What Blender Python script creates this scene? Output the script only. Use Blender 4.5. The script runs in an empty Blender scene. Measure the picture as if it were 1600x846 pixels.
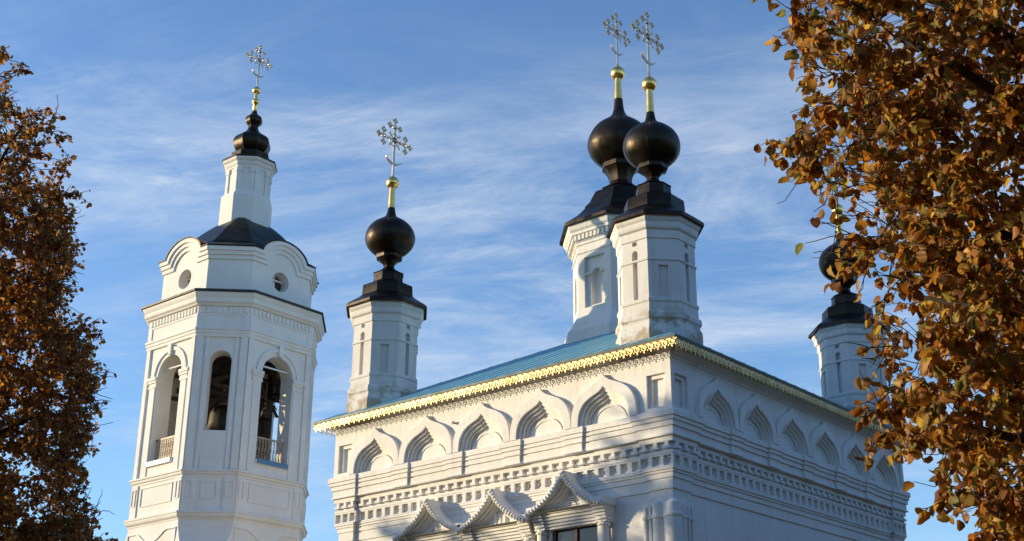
import bpy, bmesh, math, random
import numpy as np
from mathutils import Vector, Matrix

random.seed(7)
rng = np.random.default_rng(11)
PI = math.pi
S = bpy.context.scene
COL = S.collection

# ------------------------------------------------------------------ camera
CAM = Vector((20.1435, -30.3994, 1.6))
YAW, PITCH, ROLL, FPX = 0.6651, 0.3755, -0.0107, 2042.6
PX0, PY0 = 888.9, 417.1
FW = Vector((-math.sin(YAW)*math.cos(PITCH), math.cos(YAW)*math.cos(PITCH), math.sin(PITCH)))
RT0 = Vector((math.cos(YAW), math.sin(YAW), 0)); UP0 = RT0.cross(FW)
RT = math.cos(ROLL)*RT0 + math.sin(ROLL)*UP0
UP = -math.sin(ROLL)*RT0 + math.cos(ROLL)*UP0
cd = bpy.data.cameras.new('camera'); cam = bpy.data.objects.new('camera', cd); COL.objects.link(cam)
M = Matrix((RT, UP, -FW)).transposed().to_4x4(); M.translation = CAM
cam.matrix_world = M
cd.sensor_fit = 'HORIZONTAL'; cd.sensor_width = 36.0; cd.lens = FPX/1600*36.0
cd.shift_x = -(PX0-800)/1600; cd.shift_y = (PY0-423)/1600
cd.clip_start = 0.1; cd.clip_end = 6000
S.camera = cam

# ------------------------------------------------------------------ light
SUN_EL = math.radians(9.6)
SUN_AZ = math.radians(180+55.2)          # clockwise from +Y
to_sun = Vector((math.sin(SUN_AZ)*math.cos(SUN_EL), math.cos(SUN_AZ)*math.cos(SUN_EL), math.sin(SUN_EL)))
sd = bpy.data.lights.new('sun', 'SUN'); sun = bpy.data.objects.new('sun', sd); COL.objects.link(sun)
sd.energy = 4.0; sd.angle = math.radians(0.55); sd.color = (1.0, 0.81, 0.51)
sun.rotation_euler = to_sun.to_track_quat('Z', 'Y').to_euler()
S.view_settings.view_transform = 'Standard'; S.view_settings.look = 'None'
S.view_settings.gamma = 1.0; S.view_settings.exposure = 0.55
S.render.film_transparent = False

world = bpy.data.worlds.new('World'); S.world = world; world.use_nodes = True
def build_world():
    nt = world.node_tree; N = nt.nodes; Lk = nt.links; N.clear()
    out = N.new('ShaderNodeOutputWorld'); bg = N.new('ShaderNodeBackground')
    sky = N.new('ShaderNodeTexSky'); sky.sky_type = 'NISHITA'; sky.sun_disc = False
    sky.sun_elevation = SUN_EL; sky.sun_rotation = SUN_AZ
    sky.air_density = 1.0; sky.dust_density = 0.4; sky.ozone_density = 1.5; sky.altitude = 150
    bg.inputs['Strength'].default_value = 0.15
    # thin cirrus: a noise on a plane high above, laid out by direction
    tc = N.new('ShaderNodeTexCoord')
    sep = N.new('ShaderNodeSeparateXYZ'); Lk.new(tc.outputs['Generated'], sep.inputs[0])
    def math_(op, a, b=None):
        m = N.new('ShaderNodeMath'); m.operation = op
        for i, q in enumerate((a, b)):
            if q is None: continue
            if isinstance(q, (int, float)): m.inputs[i].default_value = q
            else: Lk.new(q, m.inputs[i])
        return m.outputs[0]
    zz = math_('ADD', math_('MAXIMUM', sep.outputs['Z'], 0.0), 0.12)
    px = math_('DIVIDE', sep.outputs['X'], zz); py = math_('DIVIDE', sep.outputs['Y'], zz)
    def noise(ang, su, sv, loc, detail, rough, dist):
        ca, sa = math.cos(math.radians(ang)), math.sin(math.radians(ang))
        u = math_('ADD', math_('MULTIPLY', px, ca*su), math_('MULTIPLY', py, sa*su))
        v = math_('ADD', math_('MULTIPLY', px, -sa*sv), math_('MULTIPLY', py, ca*sv))
        cmb = N.new('ShaderNodeCombineXYZ'); Lk.new(math_('ADD', u, loc[0]), cmb.inputs[0]); Lk.new(math_('ADD', v, loc[1]), cmb.inputs[1])
        n = N.new('ShaderNodeTexNoise'); Lk.new(cmb.outputs[0], n.inputs['Vector'])
        n.inputs['Scale'].default_value = 1.0; n.inputs['Detail'].default_value = detail
        n.inputs['Roughness'].default_value = rough; n.inputs['Distortion'].default_value = dist
        return n.outputs['Fac']
    def ramp(x, a, b):
        m = N.new('ShaderNodeMapRange'); m.interpolation_type = 'SMOOTHSTEP'
        Lk.new(x, m.inputs['Value']); m.inputs['From Min'].default_value = a; m.inputs['From Max'].default_value = b
        return m.outputs['Result']
    a = ramp(noise(34, 1.1, 2.0, (3.1, 1.7), 11, 0.66, 0.8), 0.41, 0.76)      # soft veils
    b = ramp(noise(24, 2.2, 5.5, (7.4, 2.2), 12, 0.72, 1.3), 0.46, 0.80)      # thin streaks
    c = ramp(noise(50, 1.1, 1.5, (4.3, 5.2), 3, 0.5, 0.0), 0.30, 0.66)      # where they gather
    w = math_('ADD', math_('MULTIPLY', a, 0.78), math_('MULTIPLY', b, 0.36))
    facing = math_('ADD', math_('MULTIPLY', sep.outputs['X'], -0.616), math_('MULTIPLY', sep.outputs['Y'], 0.788))
    bank = math_('MULTIPLY', ramp(facing, 0.15, 0.75), ramp(sep.outputs['Z'], 0.60, 0.40))   # the cloud bank lies in the north-west
    bank = math_('MULTIPLY', bank, math_('ADD', math_('MULTIPLY', ramp(sep.outputs['Z'], 0.14, 0.30), 0.7), 0.3))
    amt = math_('MINIMUM', math_('MULTIPLY', math_('MULTIPLY', w, bank), math_('ADD', math_('MULTIPLY', c, 0.9), 0.34)), 0.85)
    tint = N.new('ShaderNodeMix'); tint.data_type = 'RGBA'; tint.blend_type = 'MULTIPLY'; tint.inputs[0].default_value = 1.0
    Lk.new(sky.outputs[0], tint.inputs[6]); tint.inputs[7].default_value = (0.80, 1.02, 1.34, 1)
    mix = N.new('ShaderNodeMix'); mix.data_type = 'RGBA'
    Lk.new(amt, mix.inputs['Factor']); Lk.new(tint.outputs[2], mix.inputs[6])
    mix.inputs[7].default_value = (3.7, 4.0, 4.4, 1)
    Lk.new(mix.outputs[2], bg.inputs['Color']); Lk.new(bg.outputs[0], out.inputs[0])
build_world()

# ------------------------------------------------------------------ materials
def new_mat(name):
    m = bpy.data.materials.new(name); m.use_nodes = True
    nt = m.node_tree; b = nt.nodes['Principled BSDF']; return m, nt, b
def nnode(nt, t, **kw):
    n = nt.nodes.new(t)
    for k, v in kw.items():
        if k in n.inputs.keys(): n.inputs[k].default_value = v
        else: setattr(n, k, v)
    return n
def ramp_node(nt, src, stops):
    r = nt.nodes.new('ShaderNodeValToRGB'); nt.links.new(src, r.inputs[0])
    e = r.color_ramp.elements
    e[0].position, e[0].color = stops[0]; e[1].position, e[1].color = stops[-1]
    for p, c in stops[1:-1]:
        q = e.new(p); q.color = c
    return r.outputs[0]
def mixc(nt, fac, a, b, mode='MIX'):
    m = nt.nodes.new('ShaderNodeMix'); m.data_type = 'RGBA'; m.blend_type = mode
    if isinstance(fac, (int, float)): m.inputs[0].default_value = fac
    else: nt.links.new(fac, m.inputs[0])
    for i, q in ((6, a), (7, b)):
        if isinstance(q, tuple): m.inputs[i].default_value = q
        else: nt.links.new(q, m.inputs[i])
    return m.outputs[2]

def whitewash(name, base, brick, stain, peel, worn=False):
    """limewashed masonry: brick courses through the wash, blotches, runs of dirt, patches of bare plaster"""
    m, nt, b = new_mat(name); L = nt.links
    tc = nt.nodes.new('ShaderNodeTexCoord'); geo = nt.nodes.new('ShaderNodeNewGeometry')
    sep = nt.nodes.new('ShaderNodeSeparateXYZ'); L.new(geo.outputs['Position'], sep.inputs[0])
    add = nt.nodes.new('ShaderNodeMath'); add.operation = 'ADD'; L.new(sep.outputs[0], add.inputs[0]); L.new(sep.outputs[1], add.inputs[1])
    cmb = nt.nodes.new('ShaderNodeCombineXYZ'); L.new(add.outputs[0], cmb.inputs[0]); L.new(sep.outputs[2], cmb.inputs[1])
    br = nt.nodes.new('ShaderNodeTexBrick'); L.new(cmb.outputs[0], br.inputs['Vector'])
    br.inputs['Scale'].default_value = 1.0; br.inputs['Brick Width'].default_value = 0.27; br.inputs['Row Height'].default_value = 0.085
    br.inputs['Mortar Size'].default_value = 0.012; br.inputs['Mortar Smooth'].default_value = 0.6; br.inputs['Bias'].default_value = -0.2
    br.inputs['Color1'].default_value = (1, 1, 1, 1); br.inputs['Color2'].default_value = (.75, .75, .75, 1); br.inputs['Mortar'].default_value = (0, 0, 0, 1)
    n1 = nnode(nt, 'ShaderNodeTexNoise', Scale=0.7, Detail=6.0, Roughness=0.6); L.new(geo.outputs['Position'], n1.inputs['Vector'])
    n2 = nnode(nt, 'ShaderNodeTexNoise', Scale=7.0, Detail=6.0, Roughness=0.65); L.new(geo.outputs['Position'], n2.inputs['Vector'])
    mp = nt.nodes.new('ShaderNodeMapping'); L.new(geo.outputs['Position'], mp.inputs[0]); mp.inputs['Scale'].default_value = (3.2, 3.2, 0.35)
    n3 = nnode(nt, 'ShaderNodeTexNoise', Scale=1.6, Detail=5.0, Roughness=0.6); L.new(mp.outputs[0], n3.inputs['Vector'])
    c = mixc(nt, ramp_node(nt, n1.outputs[0], [(.35, (0, 0, 0, 1)), (.75, (1, 1, 1, 1))]), base + (1,), (base[0]*.90, base[1]*.875, base[2]*.84, 1))
    run = ramp_node(nt, n3.outputs[0], [(.50, (0, 0, 0, 1)), (.78, (stain,)*3 + (1,))])
    c = mixc(nt, run, c, (base[0]*.62, base[1]*.58, base[2]*.52, 1))
    n4 = nnode(nt, 'ShaderNodeTexNoise', Scale=1.15, Detail=9.0, Roughness=0.7); L.new(geo.outputs['Position'], n4.inputs['Vector'])
    pl = ramp_node(nt, n4.outputs[0], [(.64, (0, 0, 0, 1)), (.685, (peel,)*3 + (1,))])
    c = mixc(nt, pl, c, (.52, .44, .34, 1))
    mot = ramp_node(nt, br.outputs['Fac'], [(0, (0, 0, 0, 1)), (1, (brick*.07,)*3 + (1,))])
    c = mixc(nt, mot, c, (base[0]*.6, base[1]*.57, base[2]*.52, 1))
    if worn:    # band of crumbled plaster near the foot of the drums
        zb = nt.nodes.new('ShaderNodeMapRange'); zb.interpolation_type = 'SMOOTHSTEP'; L.new(sep.outputs[2], zb.inputs[0])
        zb.inputs[1].default_value = 14.95; zb.inputs[2].default_value = 14.35
        wn = ramp_node(nt, n4.outputs[0], [(.45, (0, 0, 0, 1)), (.53, (.9, .9, .9, 1))])
        mm = nt.nodes.new('ShaderNodeMath'); mm.operation = 'MULTIPLY'; L.new(zb.outputs[0], mm.inputs[0]); L.new(wn, mm.inputs[1])
        c = mixc(nt, mm.outputs[0], c, (.42, .33, .23, 1))
    L.new(c, b.inputs['Base Color']); b.inputs['Roughness'].default_value = 0.88
    b.inputs['Specular IOR Level'].default_value = 0.2
    n5 = nnode(nt, 'ShaderNodeTexNoise', Scale=2.4, Detail=3.0, Roughness=0.5); L.new(geo.outputs['Position'], n5.inputs['Vector'])
    inv = nt.nodes.new('ShaderNodeMath'); inv.operation = 'MULTIPLY_ADD'; L.new(br.outputs['Fac'], inv.inputs[0])
    inv.inputs[1].default_value = -brick; L.new(n2.outputs[0], inv.inputs[2])
    bp = nt.nodes.new('ShaderNodeBump'); bp.inputs['Strength'].default_value = 0.5; bp.inputs['Distance'].default_value = 0.016
    un = nt.nodes.new('ShaderNodeMath'); un.operation = 'MULTIPLY_ADD'; L.new(n5.outputs[0], un.inputs[0]); un.inputs[1].default_value = 2.0 if brick > .1 else 0.8; L.new(inv.outputs[0], un.inputs[2])
    L.new(un.outputs[0], bp.inputs['Height']); L.new(bp.outputs[0], b.inputs['Normal'])
    return m
M_WALL = whitewash('whitewashed_brick', (.83, .815, .785), 0.30, 0.36, 0.5)
M_DRUMW = whitewash('weathered_limewash', (.74, .72, .685), 0.22, 0.42, 0.85, True)
M_BASE_Z = (13.9, 14.75)
M_STUC = whitewash('smooth_white_stucco', (.81, .795, .77), 0.0, 0.12, 0.0)

def metal_sheet(name, col, rough, metallic, wear):
    m, nt, b = new_mat(name); L = nt.links
    geo = nt.nodes.new('ShaderNodeNewGeometry')
    n1 = nnode(nt, 'ShaderNodeTexNoise', Scale=2.2, Detail=7.0, Roughness=0.65); L.new(geo.outputs['Position'], n1.inputs['Vector'])
    n2 = nnode(nt, 'ShaderNodeTexNoise', Scale=1.1, Detail=2.0, Roughness=0.5); L.new(geo.outputs['Position'], n2.inputs['Vector'])
    c = mixc(nt, ramp_node(nt, n1.outputs[0], [(.4, (0, 0, 0, 1)), (.75, (1, 1, 1, 1))]), col + (1,), wear + (1,))
    L.new(c, b.inputs['Base Color']); b.inputs['Metallic'].default_value = metallic
    r = nt.nodes.new('ShaderNodeMapRange'); L.new(n1.outputs[0], r.inputs[0]); r.inputs[3].default_value = rough-.08; r.inputs[4].default_value = rough+.14
    L.new(r.outputs[0], b.inputs['Roughness'])
    bp = nt.nodes.new('ShaderNodeBump'); bp.inputs['Strength'].default_value = 0.6; bp.inputs['Distance'].default_value = 0.09
    L.new(n2.outputs[0], bp.inputs['Height']); L.new(bp.outputs[0], b.inputs['Normal'])
    return m
M_DARK = metal_sheet('blackened_sheet_metal', (.026, .019, .013), 0.38, 0.85, (.052, .037, .025))
M_EDGE = metal_sheet('dark_roof_edge', (.035, .032, .03), 0.5, 0.5, (.06, .05, .045))
M_GOLD = metal_sheet('gilded_metal', (1.0, .66, .21), 0.27, 1.0, (.90, .54, .15))
M_LACE = metal_sheet('gilded_lace', (.92, .66, .31), 0.42, 0.75, (.66, .44, .17))
M_CROSS = metal_sheet('pale_gilded_cross', (.66, .53, .36), 0.30, 0.85, (.36, .27, .17))
M_BELL = metal_sheet('dark_bronze', (.10, .075, .045), 0.38, 0.9, (.05, .05, .04))
M_RAIL = metal_sheet('cream_painted_iron', (.40, .31, .19), 0.5, 0.0, (.28, .21, .13))
M_WOOD = metal_sheet('dark_wood', (.05, .034, .022), 0.8, 0.0, (.085, .06, .04))

def roof_mat():
    m, nt, b = new_mat('blue_green_roof_paint'); L = nt.links
    geo = nt.nodes.new('ShaderNodeNewGeometry')
    n1 = nnode(nt, 'ShaderNodeTexNoise', Scale=1.3, Detail=6.0, Roughness=0.6); L.new(geo.outputs['Position'], n1.inputs['Vector'])
    c = mixc(nt, ramp_node(nt, n1.outputs[0], [(.35, (0, 0, 0, 1)), (.7, (1, 1, 1, 1))]), (.105, .32, .44, 1), (.18, .42, .52, 1))
    L.new(c, b.inputs['Base Color']); b.inputs['Roughness'].default_value = 0.42
    bp = nt.nodes.new('ShaderNodeBump'); bp.inputs['Strength'].default_value = 0.3; bp.inputs['Distance'].default_value = 0.05
    L.new(n1.outputs[0], bp.inputs['Height']); L.new(bp.outputs[0], b.inputs['Normal'])
    return m
M_ROOF = roof_mat()
M_EAVE = metal_sheet('dark_green_eave_edge', (.03, .075, .07), 0.5, 0.0, (.045, .10, .09))
def flat(name, col, rough=.8):
    m, nt, b = new_mat(name); L = nt.links
    geo = nt.nodes.new('ShaderNodeNewGeometry')
    n1 = nnode(nt, 'ShaderNodeTexNoise', Scale=4.0, Detail=5.0); L.new(geo.outputs['Position'], n1.inputs['Vector'])
    c = mixc(nt, n1.outputs[0], (col[0]*.8, col[1]*.8, col[2]*.8, 1), (min(col[0]*1.2, 1), min(col[1]*1.2, 1), min(col[2]*1.2, 1), 1))
    L.new(c, b.inputs['Base Color']); b.inputs['Roughness'].default_value = rough
    return m
M_SOFFIT = flat('belfry_ceiling_boards', (.10, .085, .07))
M_PANE = flat('dark_window_glass', (.02, .02, .024), .12)
M_REDW = flat('red_brown_window_sash', (.16, .055, .03), .5)
M_BLUE = flat('blue_painted_sill_sheet', (.10, .22, .36), .4)

def leaf_mat():
    m, nt, b = new_mat('autumn_leaf'); L = nt.links
    at = nt.nodes.new('ShaderNodeAttribute'); at.attribute_name = 'leaf_colour'
    L.new(at.outputs['Color'], b.inputs['Base Color']); b.inputs['Roughness'].default_value = 0.55
    b.inputs['Specular IOR Level'].default_value = 0.35
    tr = nt.nodes.new('ShaderNodeBsdfTranslucent')
    sat = nt.nodes.new('ShaderNodeHueSaturation'); sat.inputs['Saturation'].default_value = 1.1; sat.inputs['Value'].default_value = 1.4
    L.new(at.outputs['Color'], sat.inputs['Color']); L.new(sat.outputs[0], tr.inputs['Color'])
    mx = nt.nodes.new('ShaderNodeMixShader'); mx.inputs[0].default_value = 0.48
    L.new(b.outputs[0], mx.inputs[1]); L.new(tr.outputs[0], mx.inputs[2])
    L.new(mx.outputs[0], nt.nodes['Material Output'].inputs['Surface'])
    return m
M_LEAF = leaf_mat()
M_BARK = flat('dark_bark', (.045, .034, .026), .9)

# ------------------------------------------------------------------ helpers
class MB:
    def __init__(s): s.v = []; s.f = []
    def add(s, vs, fs):
        o = len(s.v); s.v += [tuple(q) for q in vs]; s.f += [tuple(i+o for i in q) for q in fs]
    def quad(s, a, b, c, d): s.add((a, b, c, d), ((0, 1, 2, 3),))
    def box(s, x0, x1, y0, y1, z0, z1):
        s.add([(x, y, z) for z in (z0, z1) for y in (y0, y1) for x in (x0, x1)],
              [(0, 2, 3, 1), (4, 5, 7, 6), (0, 1, 5, 4), (1, 3, 7, 5), (3, 2, 6, 7), (2, 0, 4, 6)])
    def tbox(s, T, u0, u1, v0, v1, d0, d1):
        s.add([T(u, v, d) for v in (v0, v1) for d in (d0, d1) for u in (u0, u1)],
              [(0, 2, 3, 1), (4, 5, 7, 6), (0, 1, 5, 4), (1, 3, 7, 5), (3, 2, 6, 7), (2, 0, 4, 6)])
    def strip(s, A, B, close=False):
        n = len(A); vs = list(A)+list(B); fs = []
        for i in range(n if close else n-1):
            j = (i+1) % n; fs.append((i, j, n+j, n+i))
        s.add(vs, fs)
    def tube(s, pts, rad, n=8, cap=True):
        pts = [Vector(p) for p in pts]
        if isinstance(rad, (int, float)): rad = [rad]*len(pts)
        rings = []; prev = None
        for i, p in enumerate(pts):
            t = (pts[min(i+1, len(pts)-1)]-pts[max(i-1, 0)]).normalized()
            if prev is None:
                a = Vector((0, 0, 1)) if abs(t.z) < .9 else Vector((1, 0, 0))
                x = t.cross(a).normalized()
            else:
                x = (prev - t*prev.dot(t)).normalized()
            prev = x; y = t.cross(x)
            rings.append([p+(x*math.cos(2*PI*k/n)+y*math.sin(2*PI*k/n))*rad[i] for k in range(n)])
        o = len(s.v)
        for r in rings: s.v += [tuple(q) for q in r]
        for i in range(len(rings)-1):
            for k in range(n):
                a = o+i*n+k; b = o+i*n+(k+1) % n
                s.f.append((a, b, b+n, a+n))
        if cap:
            s.f.append(tuple(o+k for k in reversed(range(n)))); e = o+(len(rings)-1)*n
            s.f.append(tuple(e+k for k in range(n)))
    def lathe(s, prof, c, n=32, rot=0.0):
        """prof: (z, r)"""
        rings = [[(c[0]+r*math.cos(rot+2*PI*k/n), c[1]+r*math.sin(rot+2*PI*k/n), z) for k in range(n)] for z, r in prof]
        for A, B in zip(rings, rings[1:]): s.strip(A, B, True)
        for R, zr in ((rings[0], prof[0]), (rings[-1], prof[-1])):
            if zr[1] > 1e-3: s.add(R, [tuple(range(n))])
    def sweep(s, path, prof, closed=True):
        """prof: (outward offset, z) carried round a plan path (anticlockwise) with mitred corners"""
        n = len(path); offs = []
        for i in range(n):
            p = Vector(path[i]); a = Vector(path[i-1]); b = Vector(path[(i+1) % n])
            d1 = (p-a).normalized(); d2 = (b-p).normalized()
            if not closed and i == 0: d1 = d2
            if not closed and i == n-1: d2 = d1
            n1 = Vector((d1.y, -d1.x)); n2 = Vector((d2.y, -d2.x))
            offs.append((p, (n1+n2)/(1+n1.dot(n2))))
        rings = [[(p.x+o.x*q, p.y+o.y*q, z) for p, o in offs] for q, z in prof]
        for A, B in zip(rings, rings[1:]): s.strip(A, B, closed)
    def build(s, name, mat, parent=None, smooth=False, angle=None):
        me = bpy.data.meshes.new(name); me.from_pydata(s.v, [], s.f)
        bm = bmesh.new(); bm.from_mesh(me)
        bmesh.ops.remove_doubles(bm, verts=bm.verts, dist=1e-4)
        bmesh.ops.recalc_face_normals(bm, faces=bm.faces)
        bm.to_mesh(me); bm.free()
        if smooth:
            me.polygons.foreach_set('use_smooth', [True]*len(me.polygons))
            if angle: me.set_sharp_from_angle(angle=math.radians(angle))
        me.materials.append(mat)
        o = bpy.data.objects.new(name, me); COL.objects.link(o)
        if parent is not None:
            o.parent = parent
            w = Vector((0, 0, 0)); q = parent
            while q is not None: w += q.location; q = q.parent
            o.location = -w                       # meshes are written in world coordinates
        return o

def thing(name, loc, label, cat, group=None):
    o = bpy.data.objects.new(name, None); COL.objects.link(o); o.location = loc
    o.empty_display_size = .3
    o['label'] = label; o['category'] = cat
    if group: o['group'] = group
    return o
def tag(o, label, cat, group=None):
    o['label'] = label; o['category'] = cat
    if group: o['group'] = group
    return o
def dup(o, parent, delta):
    c = o.copy(); COL.objects.link(c); c.parent = parent; c.location = o.location+Vector(delta); return c

KEEL = [(1, 0), (1.0, .12), (.97, .30), (.89, .47), (.76, .61), (.58, .715), (.40, .785), (.24, .84), (.10, .91), (0, 1)]
def keel(w, h, n=3):
    P = [Vector(p) for p in KEEL]; out = []
    for i in range(len(P)-1):
        p0 = P[max(i-1, 0)]; p1 = P[i]; p2 = P[i+1]; p3 = P[min(i+2, len(P)-1)]
        for k in range(n):
            t = k/n
            out.append(.5*((2*p1)+(p2-p0)*t+(2*p0-5*p1+4*p2-p3)*t*t+(3*p1-p0-3*p2+p3)*t**3))
    out.append(P[-1])
    right = [(q.x*w, q.y*h) for q in out]
    left = [(-x, z) for x, z in reversed(right[:-1])]
    return [(-a, b) for a, b in right][:-1] + [right[-1]] + [(-x, z) for x, z in left]
def semicircle(w, h, n=20):
    return [(-w*math.cos(PI*k/n), h*math.sin(PI*k/n)) for k in range(n+1)]

def niche_panel(mb, T, u0, u1, v0, v1, uc, w, vb, vspring, arch, depth, back=True, d0=0.0, n=12):
    """a flat panel at depth d0 with a recess (or, without back, a hole) whose top is an arch of rise `arch`"""
    top = [(uc-w*math.cos(PI*k/n), vspring+arch*math.sin(PI*k/n)) for k in range(n+1)] if arch > 0 else [(uc-w, vspring), (uc+w, vspring)]
    q = lambda u, v, d=d0: T(u, v, d)
    mb.quad(q(u0, v0), q(uc-w, v0), q(uc-w, v1), q(u0, v1)); mb.quad(q(uc+w, v0), q(u1, v0), q(u1, v1), q(uc+w, v1))
    mb.strip([q(a, b) for a, b in top], [q(a, v1) for a, b in top])
    if vb > v0+1e-4: mb.quad(q(uc-w, v0), q(uc+w, v0), q(uc+w, vb), q(uc-w, vb))
    outline = [(uc-w, vb)]+top+[(uc+w, vb)]
    mb.strip([q(a, b) for a, b in outline], [q(a, b, d0-depth) for a, b in outline])
    mb.quad(q(uc-w, vb), q(uc+w, vb), q(uc+w, vb, d0-depth), q(uc-w, vb, d0-depth))
    if back: mb.add([q(a, b, d0-depth) for a, b in outline], [tuple(range(len(outline)))])
    return outline

# ------------------------------------------------------------------ ground
def ground():
    m, nt, b = new_mat('autumn_grass'); L = nt.links
    geo = nt.nodes.new('ShaderNodeNewGeometry')
    n1 = nnode(nt, 'ShaderNodeTexNoise', Scale=0.25, Detail=8.0, Roughness=0.7); L.new(geo.outputs['Position'], n1.inputs['Vector'])
    n2 = nnode(nt, 'ShaderNodeTexNoise', Scale=9.0, Detail=5.0, Roughness=0.7); L.new(geo.outputs['Position'], n2.inputs['Vector'])
    c = mixc(nt, ramp_node(nt, n1.outputs[0], [(.38, (0, 0, 0, 1)), (.62, (1, 1, 1, 1))]), (.075, .085, .03, 1), (.20, .14, .06, 1))
    c = mixc(nt, ramp_node(nt, n2.outputs[0], [(.45, (0, 0, 0, 1)), (.7, (1, 1, 1, 1))]), c, (.25, .15, .055, 1))
    L.new(c, b.inputs['Base Color']); b.inputs['Roughness'].default_value = .95
    bp = nt.nodes.new('ShaderNodeBump'); bp.inputs['Distance'].default_value = .05; L.new(n2.outputs[0], bp.inputs['Height']); L.new(bp.outputs[0], b.inputs['Normal'])
    mb = MB(); mb.quad((-2500, -2500, 0), (2500, -2500, 0), (2500, 2500, 0), (-2500, 2500, 0))
    o = mb.build('ground', m); o['kind'] = 'structure'
ground()

# ------------------------------------------------------------------ church
W, LN, OV = 14.245, 15.48, 0.57
ZE = 13.5
church = thing('church', (-W/2, LN/2, 0), 'large white brick church with dark onion domes, gilded eaves and blue green hipped roof', 'church')
TF = lambda u, v, d: (u, -d, v)            # front wall, u = x
TR = lambda u, v, d: (d, u, v)             # right wall, u = y
TB = lambda u, v, d: (-u, LN+d, v)
TL = lambda u, v, d: (-W-d, -u, v)
tips_f = [-12.13, -9.70, -7.24, -4.80, -2.36]
tips_r = [2.33, 4.62, 6.88, 9.12, 11.40, 13.62]
ZB = 11.52
KW, KH = 0.96, 1.10

def upper_wall():
    mb = MB(); z1 = 13.28
    for T, tips, ua, ub, hw in ((TF, tips_f, -W, 0.0, 1.21), (TR, tips_r, 0.0, LN, 1.13)):
        edges = []
        for t in tips:
            ol = keel(hw*.92, 1.28)
            mb.strip([T(t+a, ZB+b, 0) for a, b in ol], [T(t+a, z1, 0) for a, b in ol])
            edges.append((t-hw*.92, t+hw*.92))
        cur = ua
        fr = ((ua+.2 if T is TR else ua+.20, ua+.86), (ub-.86, ub-.20))
        spans = []
        for a, b in edges: spans.append((cur, a)); cur = b
        spans.append((cur, ub))
        for i, (a, b) in enumerate(spans):
            if i in (0, len(spans)-1):
                f = fr[0] if i == 0 else fr[1]
                if f[0] < a+.02: f = (a+.04, f[1])
                if f[1] > b-.02: f = (f[0], b-.04)
                uc = (f[0]+f[1])/2; w = (f[1]-f[0])/2
                niche_panel(mb, T, a, b, ZB, z1, uc, w, 11.66, 12.66, 0, .09, back=False)
                niche_panel(mb, T, uc-w, uc+w, 11.66, 12.66, uc, w-.12, 11.66, 12.54, 0, .10, back=True, d0=-.09)
            else:
                mb.quad(T(a, ZB, 0), T(b, ZB, 0), T(b, z1, 0), T(a, z1, 0))
    mb.quad(TB(0, ZB, 0), TB(W, ZB, 0), TB(W, z1, 0), TB(0, z1, 0))
    mb.quad(TL(-LN, ZB, 0), TL(0, ZB, 0), TL(0, z1, 0), TL(-LN, z1, 0))
    # cove under the eaves
    path = [(-W, 0), (0, 0), (0, LN), (-W, LN)]
    mb.sweep([(0, -.004), (0, LN+.004)], [(0.001, 13.08), (.03, 13.09), (.03, 13.14), (.06, 13.17), (.12, 13.22), (.2, 13.26), (.2, 13.437)], False)
    mb.sweep(path, [(0, 13.27), (0, 13.37), (.03, 13.38), (.08, 13.437)])
    return mb.build('upper_wall', M_WALL, church)
upper_wall()

def arch_niche(T, t, w, band):
    """keel-headed blind arch: a proud outer band, four steps inward and a raised lunette"""
    mb = MB(); q = lambda P, d: [T(t+a, ZB+b, d) for a, b in P]
    ob = keel(band, 1.47); k0 = keel(w, KH)
    mb.strip(q(ob, -.02), q(ob, .15)); mb.strip(q(ob, .15), q(k0, .15))
    d = .15; prev = k0
    for i in range(4):
        nd = d-.09; mb.strip(q(prev, d), q(prev, nd))
        nw = w-(i+1)*.078; nh = KH-(i+1)*.10
        nx = keel(nw, nh) if i < 3 else keel(nw, nh)
        mb.strip(q(prev, nd), q(nx, nd)); prev = nx; d = nd
    mb.strip(q(prev, d), q(prev, d-.03)); d -= .03
    mb.add(q(prev, d), [tuple(range(len(prev)))])
    s1 = semicircle(.64*w/.96, .58); s2 = semicircle(.565*w/.96, .51)
    mb.strip(q(s1, d), q(s1, d+.07)); mb.strip(q(s1, d+.07), q(s2, d+.07)); mb.strip(q(s2, d+.07), q(s2, d+.045))
    mb.add(q(s2, d+.045), [tuple(range(len(s2)))])
    for a, b2 in ((-band, -w), (w, band)): mb.add(q([(a, 0), (b2, 0)], -.02)+q([(b2, 0), (a, 0)], .15), [(0, 1, 2, 3)])
    o = mb.build('arch_niche', M_WALL, church); return o
for t in tips_f: arch_niche(TF, t, KW, 1.205)
for t in tips_r: arch_niche(TR, t, .90, 1.125)

def plan(main, res, piers):
    """church outline: walls set back by main, corner ressauts flush with the outline, optional pier ressauts"""
    pts = []
    def side(T, L, r0, r1, pr):
        out = [(0, 0), (r0, 0), (r0, main)]
        for c in pr: out += [(c-.30, main), (c-.30, 0), (c+.30, 0), (c+.30, main)]
        return out+[(L-r1, main), (L-r1, 0)]
    F = side(None, W, 1.12, 1.28, [p+W for p in piers[0]])
    R = side(None, LN, 1.42, 1.15, piers[1])
    B = side(None, W, 1.15, 1.15, []); Lf = side(None, LN, 1.15, 1.15, [])
    pts += [(-W+u, d) for u, d in F]; pts += [(-d, u) for u, d in R]
    pts += [(-u, LN-d) for u, d in B]; pts += [(-W+d, LN-u) for u, d in Lf]
    return pts
pf = [(a+b)/2 for a, b in zip(tips_f, tips_f[1:])]; pr_ = [(a+b)/2 for a, b in zip(tips_r, tips_r[1:])]
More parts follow.
